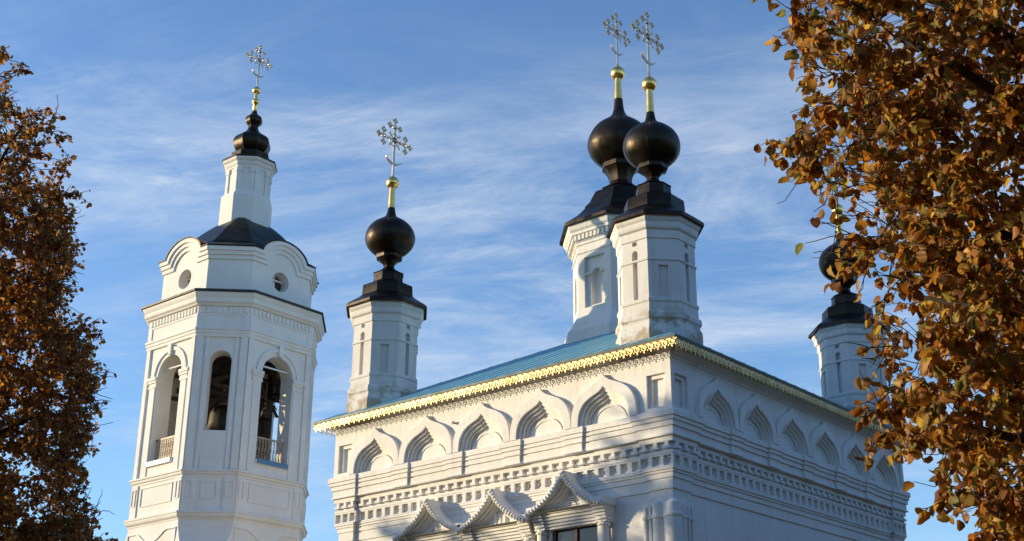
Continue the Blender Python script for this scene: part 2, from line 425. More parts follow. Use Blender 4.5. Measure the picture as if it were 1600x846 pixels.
def cornices():
    mb = MB()
    mb.sweep(plan(.07, 0, (pf, pr_)), [(-.35, 11.55), (.10, 11.535), (.135, 11.50), (.135, 11.345), (.09, 11.335), (.09, 11.225), (.045, 11.215), (.045, 11.07), (-.01, 11.06), (-.01, 10.845), (.03, 10.84), (.03, 10.79), (-.06, 10.78), (-.25, 10.78)])
    mb.build('upper_cornice', M_WALL, church)
    mb = MB()
    P = plan(.12, 0, ([], []))
    mb.sweep(P, [(-.3, 10.80), (-.05, 10.80), (-.05, 10.635), (-.17, 10.63), (-.17, 10.385), (-.07, 10.38), (-.07, 10.29), (-.27, 10.288)])
    mb.build('modillion_band', M_WALL, church)
    mb = MB()
    mb.sweep(P, [(-.27, 9.912), (-.085, 9.91), (-.085, 9.852), (-.125, 9.84), (-.125, 9.775), (-.165, 9.765), (-.165, 9.625), (-.205, 9.615), (-.205, 9.32), (-.25, 9.31), (-.25, .9), (-.1, .85), (-.1, 0)])
    mb.build('lower_wall', M_WALL, church)
cornices()
# runs along each visible side: (T, from, to, setback)
RUNS = [(TF, -W, -W+1.12, 0.), (TF, -W+1.12, -1.28, .12), (TF, -1.28, 0, 0.), (TR, 0, 1.42, 0.), (TR, 1.42, LN-1.15, .12), (TR, LN-1.15, LN, 0.)]
def frieze():
    """row of square sunk panels, each with a round hollow"""
    mb = MB(); v0, v1 = 9.915, 10.29
    for T, a, b, sb in RUNS:
        d = -.085-sb; aa = a+(.085 if a in (-W, 0) else 0); bb = b-(.085 if b in (0, LN) else 0)
        n = max(2, round((bb-aa)/.41)); p = (bb-aa)/n
        for i in range(n):
            c = aa+(i+.5)*p; h = .135; u0 = c-p/2; u1 = c+p/2; vb = v0+.04; vt = v1-.045
            q = lambda u, v, dd=d: T(u, v, dd)
            mb.quad(q(u0, v0), q(c-h, v0), q(c-h, v1), q(u0, v1)); mb.quad(q(c+h, v0), q(u1, v0), q(u1, v1), q(c+h, v1))
            mb.quad(q(c-h, v0), q(c+h, v0), q(c+h, vb), q(c-h, vb)); mb.quad(q(c-h, vt), q(c+h, vt), q(c+h, v1), q(c-h, v1))
            sq = [(c-h, vb), (c+h, vb), (c+h, vt), (c-h, vt)]
            mb.strip([q(*s) for s in sq], [q(*s, d-.10) for s in sq], True)
            vm = (vb+vt)/2; n2 = 16; rr = .082
            ci = [(c+rr*math.cos(2*PI*k/n2-PI*.75), vm+.002+rr*math.sin(2*PI*k/n2-PI*.75)) for k in range(n2)]
            so = []
            for k in range(n2):
                e = k//4; t = (k % 4)/4; A = sq[e]; B = sq[(e+1) % 4]; so.append((A[0]+(B[0]-A[0])*t, A[1]+(B[1]-A[1])*t))
            mb.strip([q(*s, d-.10) for s in so], [q(*s, d-.10) for s in ci], True)
            mb.strip([q(*s, d-.10) for s in ci], [q(*s, d-.16) for s in ci], True)
            mb.add([q(*s, d-.16) for s in ci], [tuple(range(n2))])
    for T, u, s in ((TF, -W+1.12, -1), (TF, -1.28, 1), (TR, 1.42, -1), (TR, LN-1.15, 1)):
        a, b = sorted((u, u+s*.015)); mb.tbox(T, a, b, v0-.003, v1+.003, -.45, -.0865)
    for T, a, b in ((TB, .085, W-.085), (TL, -LN+.085, -.085)):
        mb.quad(T(a, v0, -.085), T(b, v0, -.085), T(b, v1, -.085), T(a, v1, -.085))
    mb.build('panel_frieze', M_WALL, church)
frieze()
def modillions():
    protos = {}
    for T, a, b, sb in RUNS:
        aa = a+(.07 if a in (-W, 0) else 0); bb = b-(.07 if b in (0, LN) else 0)
        n = max(2, round((bb-aa)/.40)); p = (bb-aa)/n
        for i in range(n):
            c = aa+(i+.5)*p
            if T not in protos:
                mb = MB(); d = -.17
                mb.tbox(T, c-.06, c+.06, 10.50, 10.632, d-.01, d+.12)
                mb.tbox(T, c-.115, c+.115, 10.43, 10.512, d-.01, d+.165)
                mb.tbox(T, c-.075, c+.075, 10.388, 10.432, d-.01, d+.09)
                if sb: pass
                o = mb.build('modillion', M_WALL, church); protos[T] = (o, c, sb)
            else:
                o, c0, s0 = protos[T]; dl = Vector(T(c, 0, -sb))-Vector(T(c0, 0, -s0))
                dup(o, church, dl)
modillions()

# gilded valance: strip, pairs of scrolls, drops
def ring2d(cx, cy, r0, r1, a0=0, a1=2*PI, n=12):
    A = [(cx+r1*math.cos(a0+(a1-a0)*k/n), cy+r1*math.sin(a0+(a1-a0)*k/n)) for k in range(n+1)]
    B = [(cx+r0*math.cos(a0+(a1-a0)*k/n), cy+r0*math.sin(a0+(a1-a0)*k/n)) for k in range(n+1)]
    return A, B
def ribbon(mb, T, A, B, d0, d1):
    for d in (d0, d1): mb.strip([T(u, v, d) for u, v in A], [T(u, v, d) for u, v in B])
    mb.strip([T(u, v, d0) for u, v in A], [T(u, v, d1) for u, v in A]); mb.strip([T(u, v, d0) for u, v in B], [T(u, v, d1) for u, v in B])
def spiral(cx, cy, r0, r1, a0, turns, wd, n=22):
    A = []; B = []
    for k in range(n+1):
        t = k/n; r = r0+(r1-r0)*t; a = a0+turns*2*PI*t
        A.append((cx+(r+wd)*math.cos(a), cy+(r+wd)*math.sin(a))); B.append((cx+(r-wd)*math.cos(a), cy+(r-wd)*math.sin(a)))
    return A, B
def valance(T, a, b):
    mb = MB(); n = round((b-a)/.245); p = (b-a)/n; d0, d1 = OV-.034, OV-.024; zt = ZE-.045
    mb.tbox(T, a, b, zt-.038, zt, d0, d1)
    for i in range(n):
        c = a+(i+.5)*p; z = zt-.03; e = c+p/2
        A, B = spiral(c, z-.100, .108, .050, PI*.40, 1.22, .0125); ribbon(mb, T, A, B, d0, d1)
        A, B = ring2d(c+.006, z-.104, 0, .029, 0, 2*PI, 8); ribbon(mb, T, A, B, d0, d1)
        A, B = ring2d(e, z, .022, .050, PI, 2*PI, 8); ribbon(mb, T, A, B, d0, d1)
        A, B = ring2d(e, z-.190, .0, .022, 0, 2*PI, 7); ribbon(mb, T, A, B, d0, d1)
        ribbon(mb, T, [(c-.010, z-.205), (c-.024, z-.232), (c, z-.272)], [(c+.010, z-.205), (c+.024, z-.232), (c, z-.272)], d0, d1)
    return mb.build('gilded_valance', M_LACE, church)
valance(TF, -W-OV, OV); valance(TR, -OV, LN+OV); valance(TB, -OV, W+OV); valance(TL, -LN-OV, OV)

def roof():
    mb = MB(); o = OV+.02; k = .50; hw = W/2+o; z0 = ZE+.03
    c = [(-W-o, -o), (o, -o), (o, LN+o), (-W-o, LN+o)]
    up = [(x, y, z0) for x, y in c]
    r0 = (-W/2, -o+hw, z0+k*hw); r1 = (-W/2, LN+o-hw, z0+k*hw)
    mb.add([up[0], up[1], r0], [(0, 1, 2)]); mb.add([up[2], up[3], r1], [(0, 1, 2)])
    mb.quad(up[1], up[2], r1, r0); mb.quad(up[3], up[0], r0, r1)
    # standing seams running up the slopes
    for i in range(4):
        A = Vector(up[i]); B = Vector(up[(i+1) % 4]); e = (B-A).normalized(); L = (B-A).length; n = int(L/.62)
        inw = Vector((-e.y, e.x, 0)); nrm = (Vector((0, 0, 1))-inw*k).normalized(); h = nrm*.014; w = e*.012
        for q in range(1, n):
            t = q/n*L; run = min(t, L-t, hw)*.99; b = A+e*t; f = b+inw*run+Vector((0, 0, k*run))
            mb.add([b-w, b+w, f-w, f+w, b-w+h, b+w+h, f-w+h, f+w+h], [(4, 5, 7, 6), (0, 4, 6, 2), (1, 3, 7, 5), (0, 1, 5, 4)])
    mb.build('hipped_roof', M_ROOF, church)
    mb = MB()
    for i in range(4):
        A = up[i]; B = up[(i+1) % 4]
        mb.quad((A[0], A[1], ZE-.045), (B[0], B[1], ZE-.045), (B[0], B[1], ZE+.026), (A[0], A[1], ZE+.026))
    mb.build('eave_edge', M_EAVE, church)
    mb = MB(); mb.sweep([(-W, 0), (0, 0), (0, LN), (-W, LN)], [(-.02, 13.44), (OV-.005, 13.44), (OV-.005, 13.46), (-.02, 13.46)])
    mb.build('soffit', M_STUC, church)
roof()

def octa(c, R, rot=PI/8):
    return [(c[0]+R*math.cos(rot+k*PI/4), c[1]+R*math.sin(rot+k*PI/4)) for k in range(8)]
COS8 = math.cos(PI/8)
def facet_T(c, ap, ang):
    N = Vector((math.cos(ang), math.sin(ang))); U = Vector((-N.y, N.x))
    return lambda u, v, d: (c[0]+N.x*(ap+d)+U.x*u, c[1]+N.y*(ap+d)+U.y*u, v)

def cross_mesh(base, zc, half, kf, zbot):
    """openwork cross in the x = const plane: shaft, arms, rings and little four-leaf flowers"""
    x, y = base; mb = MB(); k = kf; th = .016*k
    T = lambda u, v, d: (x+d, y+u*k, zc+v*k)
    def bar(a, b, w):
        a = Vector(a); b = Vector(b); t = (b-a).normalized(); nn = Vector((-t.y, t.x))*w
        ribbon(mb, T, [tuple(a+nn), tuple(b+nn)], [tuple(a-nn), tuple(b-nn)], -th, th)
    def ring(u, v, r0, r1, n=12):
        A, B = ring2d(u, v, r0, r1, 0, 2*PI, n); ribbon(mb, T, A, B, -th, th)
    def flower(u, v):
        ring(u, v, .020, .080, 8)
        for a in range(4):
            ring(u+.088*math.cos(a*PI/2), v+.088*math.sin(a*PI/2), .008, .056, 6)
    hs = half/.87
    zb = (zbot-zc)/k
    bar((0, zb), (0, .62), .05)
    for s in (-1, 1):
        bar((s*.62*hs, .034), (s*.05, .034), .016); bar((s*.62*hs, -.034), (s*.05, -.034), .016)
        for q in range(5): ring(s*(.16+.085*q)*hs, 0, .012, .034, 6)
        ring(s*.59*hs, 0, .055, .115); ring(s*.59*hs, 0, 0, .03, 6); flower(s*.84*hs, 0)
        flower(s*.59*hs, .26); flower(s*.59*hs, -.27); flower(s*.27*hs, .58)
        bar((s*.59*hs, -.2), (s*.59*hs, -.09), .01); bar((s*.59*hs, .09), (s*.59*hs, .2), .01); bar((s*.1, .58), (s*.2*hs, .58), .01)
        bar((s*.68*hs, 0), (s*.78*hs, 0), .012)
        for ang in (45, -45):
            a = math.radians(ang); r = .33
            bar((s*.09*math.cos(a), .09*math.sin(a)), (s*r*math.cos(a), r*math.sin(a)), .018)
            ring(s*(r+.04)*math.cos(a), (r+.04)*math.sin(a), .012, .05, 7)
    ring(0, 0, .045, .125, 14); ring(0, 0, .255, .278, 20); ring(0, .58, .05, .115); flower(0, .84); bar((0, .92), (0, 1.03), .008)
    n = 14; A = []; B = []
    for i in range(n+1):
        a = PI*1.08+PI*.84*i/n; A.append((.43*math.cos(a), -.70+.36*math.sin(a)))
        w = .075*math.sin(PI*i/n); B.append(((.43-w)*math.cos(a), -.70+(.36-w)*math.sin(a)+w*.35))
    ribbon(mb, T, A, B, -th*1.6, th*1.6)
    return mb

def seam_dome(c, prof, n=40):
    mb = MB(); mb.lathe(prof, c, n); return mb
def seams(mb, prof, c, n, r=.005):
    for k in range(n):
        a = 2*PI*k/n+.13; mb.tube([(c[0]+q*math.cos(a), c[1]+q*math.sin(a), z) for z, q in prof], r, 4, False)
def lerp_prof(pts, k=5):
    P = [Vector(p) for p in pts]; out = []
    for i in range(len(P)-1):
        p0 = P[max(i-1, 0)]; p1 = P[i]; p2 = P[i+1]; p3 = P[min(i+2, len(P)-1)]
        for j in range(k):
            t = j/k; q = .5*((2*p1)+(p2-p0)*t+(2*p0-5*p1+4*p2-p3)*t*t+(3*p1-p0-3*p2+p3)*t**3); out.append((q.x, max(q.y, .001)))
    out.append(tuple(P[-1])); return out

def small_drum(c):
    R = 1.235; ap = R*COS8; hs = R*math.sin(PI/8)
    mb = MB()
    for k in range(8):
        T = facet_T(c, ap, k*PI/4)
        if k % 2 == 0:
            niche_panel(mb, T, -hs, hs, 15.02, 16.30, 0, .085, 15.10, 16.29, 0, .14, back=True)
            niche_panel(mb, T, -hs, hs, 16.30, 16.82, 0, .105, 16.30, 16.58, .11, .16, back=True)
            niche_panel(mb, T, -hs, hs, 16.82, 17.05, 0, .085, 16.845, 16.985, 0, .12, back=True)
        else:
            niche_panel(mb, T, -hs, hs, 15.02, 16.30, 0, .15, 15.10, 16.15, 0, .09, back=True)
            mb.quad(T(-hs, 16.30, 0), T(hs, 16.30, 0), T(hs, 17.05, 0), T(-hs, 17.05, 0))
    P = octa(c, R)
    mb.sweep(P, [(0, 16.29), (.035, 16.30), (.035, 16.355), (0, 16.38)])
    mb.sweep(P, [(0, 17.0), (.035, 17.02), (.035, 17.28), (.11, 17.33), (.13, 17.40), (.13, 17.52), (.18, 17.58), (.2, 17.62), (.2, 17.77), (0, 17.775)])
    mb.sweep(P, [(0, 15.10), (.05, 15.07), (.05, 14.98), (.015, 14.94), (.03, 14.66), (.09, 14.62), (.11, 14.56), (.11, 14.44), (.06, 14.38), (.05, 14.3), (.10, 14.22), (.12, 14.10), (.12, 13.3)])
    drum = mb.build('drum', M_DRUMW, church)
    mb = MB()
    mb.sweep(octa(c, R), [(.0, 17.775), (.30, 17.70), (.315, 17.70), (.315, 17.80), (.22, 17.90), (.06, 18.02), (-.10, 18.14), (-.22, 18.26), (-.24, 18.62)])
    mb.sweep(octa(c, R), [(-.24, 18.62), (-.26, 18.66), (-.58, 18.84), (-.60, 18.86), (-.62, 19.18), (-.64, 19.21)])
    mb.lathe([(19.21, .595), (19.30, .42), (19.40, .27), (19.48, .21), (19.56, .20), (19.66, .26), (19.75, .35), (19.83, .46), (19.84, .50), (19.95, .52), (20.0, .50), (20.0, .3)], c, 8, PI/8)
    mb.build('stepped_cap', M_DARK, drum, True, 28)
    mb = MB()
    pr = lerp_prof([(19.94, .40), (20.0, .47), (20.12, .64), (20.3, .81), (20.5, .905), (20.69, .932), (20.9, .90), (21.1, .80), (21.28, .63), (21.41, .44), (21.50, .30), (21.60, .205), (21.75, .155), (21.97, .125)])
    mb.lathe(pr, c, 40); seams(mb, pr, c, 10)
    mb.build('onion_dome', M_DARK, drum, True)
    mb = MB()
    mb.lathe([(21.93, .132), (22.0, .128), (22.76, .108)], c, 16)
    mb.lathe([(22.99-.25*math.cos(PI*k/16), max(.25*math.sin(PI*k/16), .002)) for k in range(17)], c, 24)
    mb.lathe([(23.2, .07), (23.26, .06), (23.3, .045)], c, 10)
    mb.build('finial', M_GOLD, drum, True, 50)
    cross_mesh(c, 24.81, .86, 1.0, 23.2).build('cross', M_CROSS, drum)
    return drum
DD = 1.13
small_drum((-DD, DD)); small_drum((-W+DD, DD)); small_drum((-DD, LN-DD)); small_drum((-W+DD, LN-DD))

def big_drum(c):
    R = 2.0; ap = R*COS8; hs = R*math.sin(PI/8)
    mb = MB()
    for k in range(8):
        T = facet_T(c, ap, k*PI/4)
        if k % 2 == 0:
            niche_panel(mb, T, -hs, hs, 17.6, 20.6, 0, .46, 17.95, 19.95, 0, .14, back=False)
            niche_panel(mb, T, -.46, .46, 17.95, 19.95, 0, .25, 18.05, 19.25, .25, .22, back=True, d0=-.14)
            mb.tbox(T, -.5, -.24, 19.27, 19.33, -.15, -.02); mb.tbox(T, .24, .5, 19.27, 19.33, -.15, -.02)
        else:
            niche_panel(mb, T, -hs, hs, 17.6, 20.6, 0, .28, 18.05, 19.2, .28, .16, back=True)
    P = octa(c, R)
    mb.sweep(P, [(0, 17.9), (.03, 17.75), (.10, 17.55), (.20, 17.35), (.30, 17.15), (.42, 16.98), (.44, 16.6), (.44, 13.9)])
    mb.sweep(P, [(0, 20.14), (.04, 20.15), (.04, 20.22), (0, 20.25)])
    mb.sweep(P, [(0, 20.48), (.05, 20.5), (.05, 20.60), (.09, 20.62), (.09, 20.64), (.09, 20.86), (.24, 20.88), (.24, 20.98), (.32, 21.06), (.36, 21.2), (.38, 21.3), (0, 21.31)])
    for k in range(8):
        T = facet_T(c, ap, k*PI/4)
        for i in range(-4, 5):
            mb.tbox(T, i*.185-.055, i*.185+.055, 20.66, 20.87, .08, .19)
    drum = mb.build('drum', M_DRUMW, church)
    mb = MB()
    mb.sweep(P, [(0, 21.31), (.48, 21.25), (.50, 21.25), (.50, 21.37), (.30, 21.52), (.05, 21.72), (-.12, 21.9), (-.3, 22.12), (-.32, 22.15), (-.34, 22.24)])
    mb.sweep(P, [(-.34, 22.24), (-.52, 22.45), (-.66, 22.75), (-.78, 22.98), (-.84, 23.02), (-.95, 23.06), (-1.12, 23.2), (-1.16, 23.22)])
    mb.lathe([(23.22, .84), (23.32, .66), (23.45, .50), (23.58, .45), (23.70, .47), (23.9, .53), (24.05, .62), (24.15, .70), (24.16, .74), (24.33, .76), (24.38, .72), (24.38, .4)], c, 8, PI/8)
    mb.build('stepped_cap', M_DARK, drum, True, 28)
    mb = MB()
    pr = lerp_prof([(24.30, .52), (24.38, .66), (24.52, .90), (24.75, 1.13), (25.0, 1.25), (25.22, 1.29), (25.5, 1.25), (25.8, 1.12), (26.06, .92), (26.25, .68), (26.4, .47), (26.55, .33), (26.75, .235), (27.0, .19), (27.36, .165)])
    mb.lathe(pr, c, 48); seams(mb, pr, c, 12, .006)
    mb.build('onion_dome', M_DARK, drum, True)
    mb = MB()
    mb.lathe([(27.32, .172), (27.4, .165), (28.26, .13)], c, 16)
    mb.lathe([(28.53-.295*math.cos(PI*k/16), max(.295*math.sin(PI*k/16), .002)) for k in range(17)], c, 24)
    mb.lathe([(28.78, .08), (28.86, .07), (28.92, .05)], c, 10)
    mb.build('finial', M_GOLD, drum, True, 50)
    cross_mesh(c, 30.47, 1.0*.87, 1.0, 28.8).build('cross', M_CROSS, drum)
big_drum((-W/2, LN/2))

# windows with keel gables on the front wall
GAB = [(1, 0), (.82, .09), (.65, .19), (.5, .305), (.36, .43), (.24, .56), (.14, .69), (.06, .83), (0, 1)]
def gable_curve(w, h):
    R = [(x*w, z*h) for x, z in GAB]
    return [(-x, z) for x, z in R] + [(x, z) for x, z in reversed(R[:-1])]
def front_window(uc, zt, kind):
    z0 = zt-1.08; T = lambda u, v, d: (uc+u, -d, v); wallp = -.37   # wall face lies at d = -.37
    root_mb = MB(); front = .32
    # jambs, half columns, capitals
    for s in (-1, 1):
        root_mb.tube([T(s*1.16, 5.6, -.12), T(s*1.16, z0-.62, -.12)], .15, 14)
        root_mb.lathe([(z0-.62, .15), (z0-.6, .2), (z0-.55, .2), (z0-.53, .16), (z0-.46, .16), (z0-.44, .22), (z0-.38, .22)], T(s*1.16, 0, -.12)[:2], 12)
        root_mb.tbox(T, s*1.16-.2, s*1.16+.2, 5.3, 5.6, wallp, .1)
        root_mb.tbox(T, min(s*.98, s*.86), max(s*.98, s*.86), 5.6, z0-.5, wallp, -.2)
    # stepped entablature, breaking forward over the columns
    lv = [(-.50, .02), (-.42, .06), (-.33, .10), (-.24, .15), (-.15, .20), (-.06, .25)]
    for i, (dz, dd) in enumerate(lv):
        top = z0+(lv[i+1][0] if i+1 < len(lv) else 0.03)
        root_mb.tbox(T, -1.0, 1.0, z0+dz, top-.018, wallp, dd-.09); root_mb.tbox(T, -.99, .99, top-.018, top, wallp, dd-.13)
        for s in (-1, 1):
            a, b = sorted((s*.96, s*(1.34+dd*.2)))
            root_mb.tbox(T, a, b, z0+dz, top-.018, wallp, dd); root_mb.tbox(T, a+.02, b-.02, top-.018, top, wallp, dd-.04)
    win = root_mb.build('window', M_WALL, church)
    mb = MB()
    out = gable_curve(1.42, 1.12); n = len(out)
    q = lambda P, d, dz=0.: [T(a, z0+b+dz, d) for a, b in P]
    mb.strip(q(out, wallp), q(out, front)); 
    prev = out; d = front
    for i, (w, h, dd) in enumerate([(1.30, .98, .0), (1.30, .98, -.13), (1.18, .86, -.13), (1.18, .86, -.24), (1.05, .74, -.24), (1.05, .74, -.34), (.90, .62, -.34), (.90, .62, -.42)]):
        nx = gable_curve(w, h); mb.strip(q(prev, d), q(nx, front+dd)); prev = nx; d = front+dd
    mb.add(q(prev, d), [tuple(range(n))])
    mb.quad(T(-1.42, z0, wallp), T(1.42, z0, wallp), T(1.42, z0, front), T(-1.42, z0, front))
    for s in (-1, 1):   # end blocks the gable stands on
        a, b = sorted((s*1.46, s*1.06)); mb.tbox(T, a, b, z0-.02, z0+.17, wallp, front-.03)
    if kind == 'steps':
        for (x, zz, w) in ((0, .30, .05), (0, .36, .11), (-.12, .16, .07), (.12, .16, .07), (0, .22, .10), (-.12, .08, .10), (.12, .08, .10)):
            mb.tbox(T, x-w, x+w, z0+zz-.02, z0+zz+.022, d-.01, d+.07)
    else:
        mb.tbox(T, -.05, .13, z0+.06, z0+.10, d-.01, d+.08)
        for x in (-.14, .04, .22): mb.tbox(T, x-.05, x+.05, z0+.06, z0+.40, d-.01, d+.09)
    mb.build('gable', M_WALL, win)
    # twisted rope along the gable edge
    mb = MB(); C = []
    P = [Vector(p) for p in out]
    for i in range(len(P)-1):
        m_ = max(2, int((P[i+1]-P[i]).length/.02))
        for k in range(m_): C.append(P[i].lerp(P[i+1], k/m_))
    C.append(P[-1]); pts = []; acc = 0; rad = []
    for i, p in enumerate(C):
        if i: acc += (C[i]-C[i-1]).length
        rad.append(.078+.024*math.sin(acc*2*PI/.125)); pts.append(T(p.x*.985, z0+p.y-.05, front+.02))
    mb.tube(pts, rad, 8)
    mb.build('rope_moulding', M_WALL, win, True)
    mb = MB(); mb.tbox(T, -.86, .86, 5.7, z0-.5, wallp-.02, -.335)
    mb.build('pane', M_PANE, win)
    mb = MB()
    for x in (-.86, -.04, .78): mb.tbox(T, x, x+.09, 5.7, z0-.501, -.334, -.27)
    for zz in (5.7, 6.7, 7.6): mb.tbox(T, -.765, .765, zz, zz+.07, -.333, -.28)
    mb.build('sash', M_REDW, win)
for uc, zt, kd in ((-9.37, 10.10, 'steps'), (-6.58, 10.04, 'niche'), (-3.76, 10.20, 'steps')): front_window(uc, zt, kd)

def corner_columns():
    # clustered shafts at the near corner: on the front wall and on the right wall
    mb = MB(); z1 = 9.0; o = .25
    def shaft(x, y, r, top):
        mb.lathe([(0, r), (8.50, r), (8.52, r+.03), (8.60, r+.03), (8.62, r), (top, r), (top+.10, r*.45), (top+.14, .01)], (x, y), 14)
    shaft(-o-.02, o+.02, .235, z1-.1)
    for u in (.62, .93): pass
    shaft(-.80, o+.06, .185, z1-.06); shaft(-o-.06, .72, .16, z1-.06)
    shaft(-.53, o+.10, .125, z1-.02); shaft(-o-.10, .50, .11, z1-.02)
    for (a, b) in ((-1.06, -.98), (-1.24, -1.17)):
        mb.box(a, b, o-.07, o+.1, 0, z1-.12); mb.box(a-.02, b+.02, o-.10, o+.1, 8.5, 8.6)
    for (a, b) in ((.92, .99), (1.09, 1.15)):
        mb.box(-o-.1, -o+.07, a, b, 0, z1-.12); mb.box(-o-.1, -o+.10, a-.02, b+.02, 8.5, 8.6)
    mb.build('corner_columns', M_WALL, church, True, 40)
corner_columns()
# little iron anchors in the upper wall
for T, u, z in ((TF, -8.5, 12.55), (TR, 3.45, 12.05), (TR, 5.75, 12.0), (TR, 10.25, 12.0)):
    mb = MB(); mb.tube([T(u, z, -.03), T(u, z-.01, .09)], .028, 8); mb.tbox(T, u-.045, u+.045, z-.05, z+.04, .08, .10); mb.build('iron_anchor', M_EDGE, church)

# ------------------------------------------------------------------ bell tower
BX, BY = -30.85, 7.74
tower = thing('bell_tower', (BX, BY, 0), 'tall white stuccoed octagonal bell tower with arched belfry openings and a slender black topped lantern', 'bell tower')
SB, HB = 3.52, 1.86
def chamf(Sz, h): return [(BX+a, BY+b) for a, b in ((-h, -Sz), (h, -Sz), (Sz, -h), (Sz, h), (h, Sz), (-h, Sz), (-Sz, h), (-Sz, -h))]
def tfacets(Sz, h):
    """eight facet frames: (T, half width, is wide)"""
    out = []
    for k in range(4):
        a = -PI/2+k*PI/2; N = Vector((math.cos(a), math.sin(a))); U = Vector((-N.y, N.x))
        out.append(((lambda u, v, d, N=N, U=U: (BX+N.x*(Sz+d)+U.x*u, BY+N.y*(Sz+d)+U.y*u, v)), h, True))
        a += PI/4; N2 = Vector((math.cos(a), math.sin(a))); U2 = Vector((-N2.y, N2.x)); ap = (Sz+h)/math.sqrt(2)
        out.append(((lambda u, v, d, N=N2, U=U2, ap=ap: (BX+N.x*(ap+d)+U.x*u, BY+N.y*(ap+d)+U.y*u, v)), (Sz-h)/math.sqrt(2), False))
    return out
P0 = chamf(SB, HB)
def recess(mb, T, u0, u1, v0, v1, d, fr=.05, depth=.05):
    """thin raised frame round a flat field"""
    mb.tbox(T, u0, u1, v1-fr, v1, d-.01, d+depth); mb.tbox(T, u0, u1, v0, v0+fr, d-.01, d+depth)
    mb.tbox(T, u0, u0+fr, v0+fr, v1-fr, d-.01, d+depth); mb.tbox(T, u1-fr, u1, v0+fr, v1-fr, d-.01, d+depth)

def lower_storey():
    mb = MB(); levels = [(12.56, 0, SB+.03), (12.2, .05, SB+.04), (11.7, .22, SB+.06), (11.2, .50, SB+.10), (10.6, .95, SB+.16), (10.0, 1.35, SB+.25), (9.0, 1.6, SB+.3)]
    rings = [[(x, y, z) for x, y in chamf(s, min(HB+e, s-.05))] for z, e, s in levels]
    for A, B in zip(rings, rings[1:]): mb.strip(A, B, True)
    A = rings[-1]; B = [(x, y, 0) for x, y, z in A]; mb.strip(A, B, True)
    for T, hw, wide in tfacets(SB+.04, HB):
        if wide:   # relief of the ogee panels under the lowest moulding
            pts = [(-1.75, 12.22), (-1.15, 12.22), (-.95, 12.16), (-.75, 12.02), (-.5, 11.86), (-.25, 11.78), (0, 11.76)]
            full = pts+[(-a, b) for a, b in reversed(pts[:-1])]
            for s, P in ((1, full),):
                A = [(a, b) for a, b in P]; B = [(a, b-.05) for a, b in P]
                ribbon(mb, T, A, B, -.02, .06)
            for s in (-1, 1):
                a, b = sorted((s*1.8, s*1.74)); mb.tbox(T, a, b, 10.8, 12.22, -.15, .05)
        else:
            pts = [(-.75, 12.26), (-.3, 12.24), (-.2, 12.12), (0, 12.02)]
            full = pts+[(-a, b) for a, b in reversed(pts[:-1])]
            ribbon(mb, T, full, [(a, b-.05) for a, b in full], -.02, .06)
    mb.build('lower_storey', M_STUC, tower)
lower_storey()
def pedestal():
    mb = MB()
    mb.sweep(P0, [(-.3, 12.52), (.05, 12.53), (.07, 12.60), (.16, 12.66), (.20, 12.74), (.20, 12.80), (.24, 12.82), (.24, 12.90), (.08, 12.93), (.05, 12.98), (.02, 13.0), (.02, 14.42), (.06, 14.45), (.06, 14.52), (.12, 14.56), (.14, 14.60), (.14, 14.66), (.20, 14.68), (.20, 14.76), (.05, 14.80), (-.5, 14.80)])
    for T, hw, wide in tfacets(SB, HB):
        if wide:
            recess(mb, T, -1.18, 1.18, 13.42, 14.30, .02, .045, .04)
            for s in (-1, 1):
                a, b = sorted((s*1.40, s*1.86)); mb.tbox(T, a, b, 12.92, 14.44, -.02, .075)
                recess(mb, T, min(s*1.50, s*1.78), max(s*1.50, s*1.78), 13.5, 14.28, .075, .04, .035)
        else:
            recess(mb, T, -.36, .36, 13.45, 14.25, .02, .045, .035)
            for s in (-1, 1):
                a, b = sorted((s*.62, s*1.16)); mb.tbox(T, a, b, 12.92, 14.44, -.02, .07)
                recess(mb, T, min(s*.72, s*1.08), max(s*.72, s*1.08), 13.5, 14.25, .07, .04, .03)
    return mb.build('pedestal', M_STUC, tower)
pedestal()
TH = 0.85
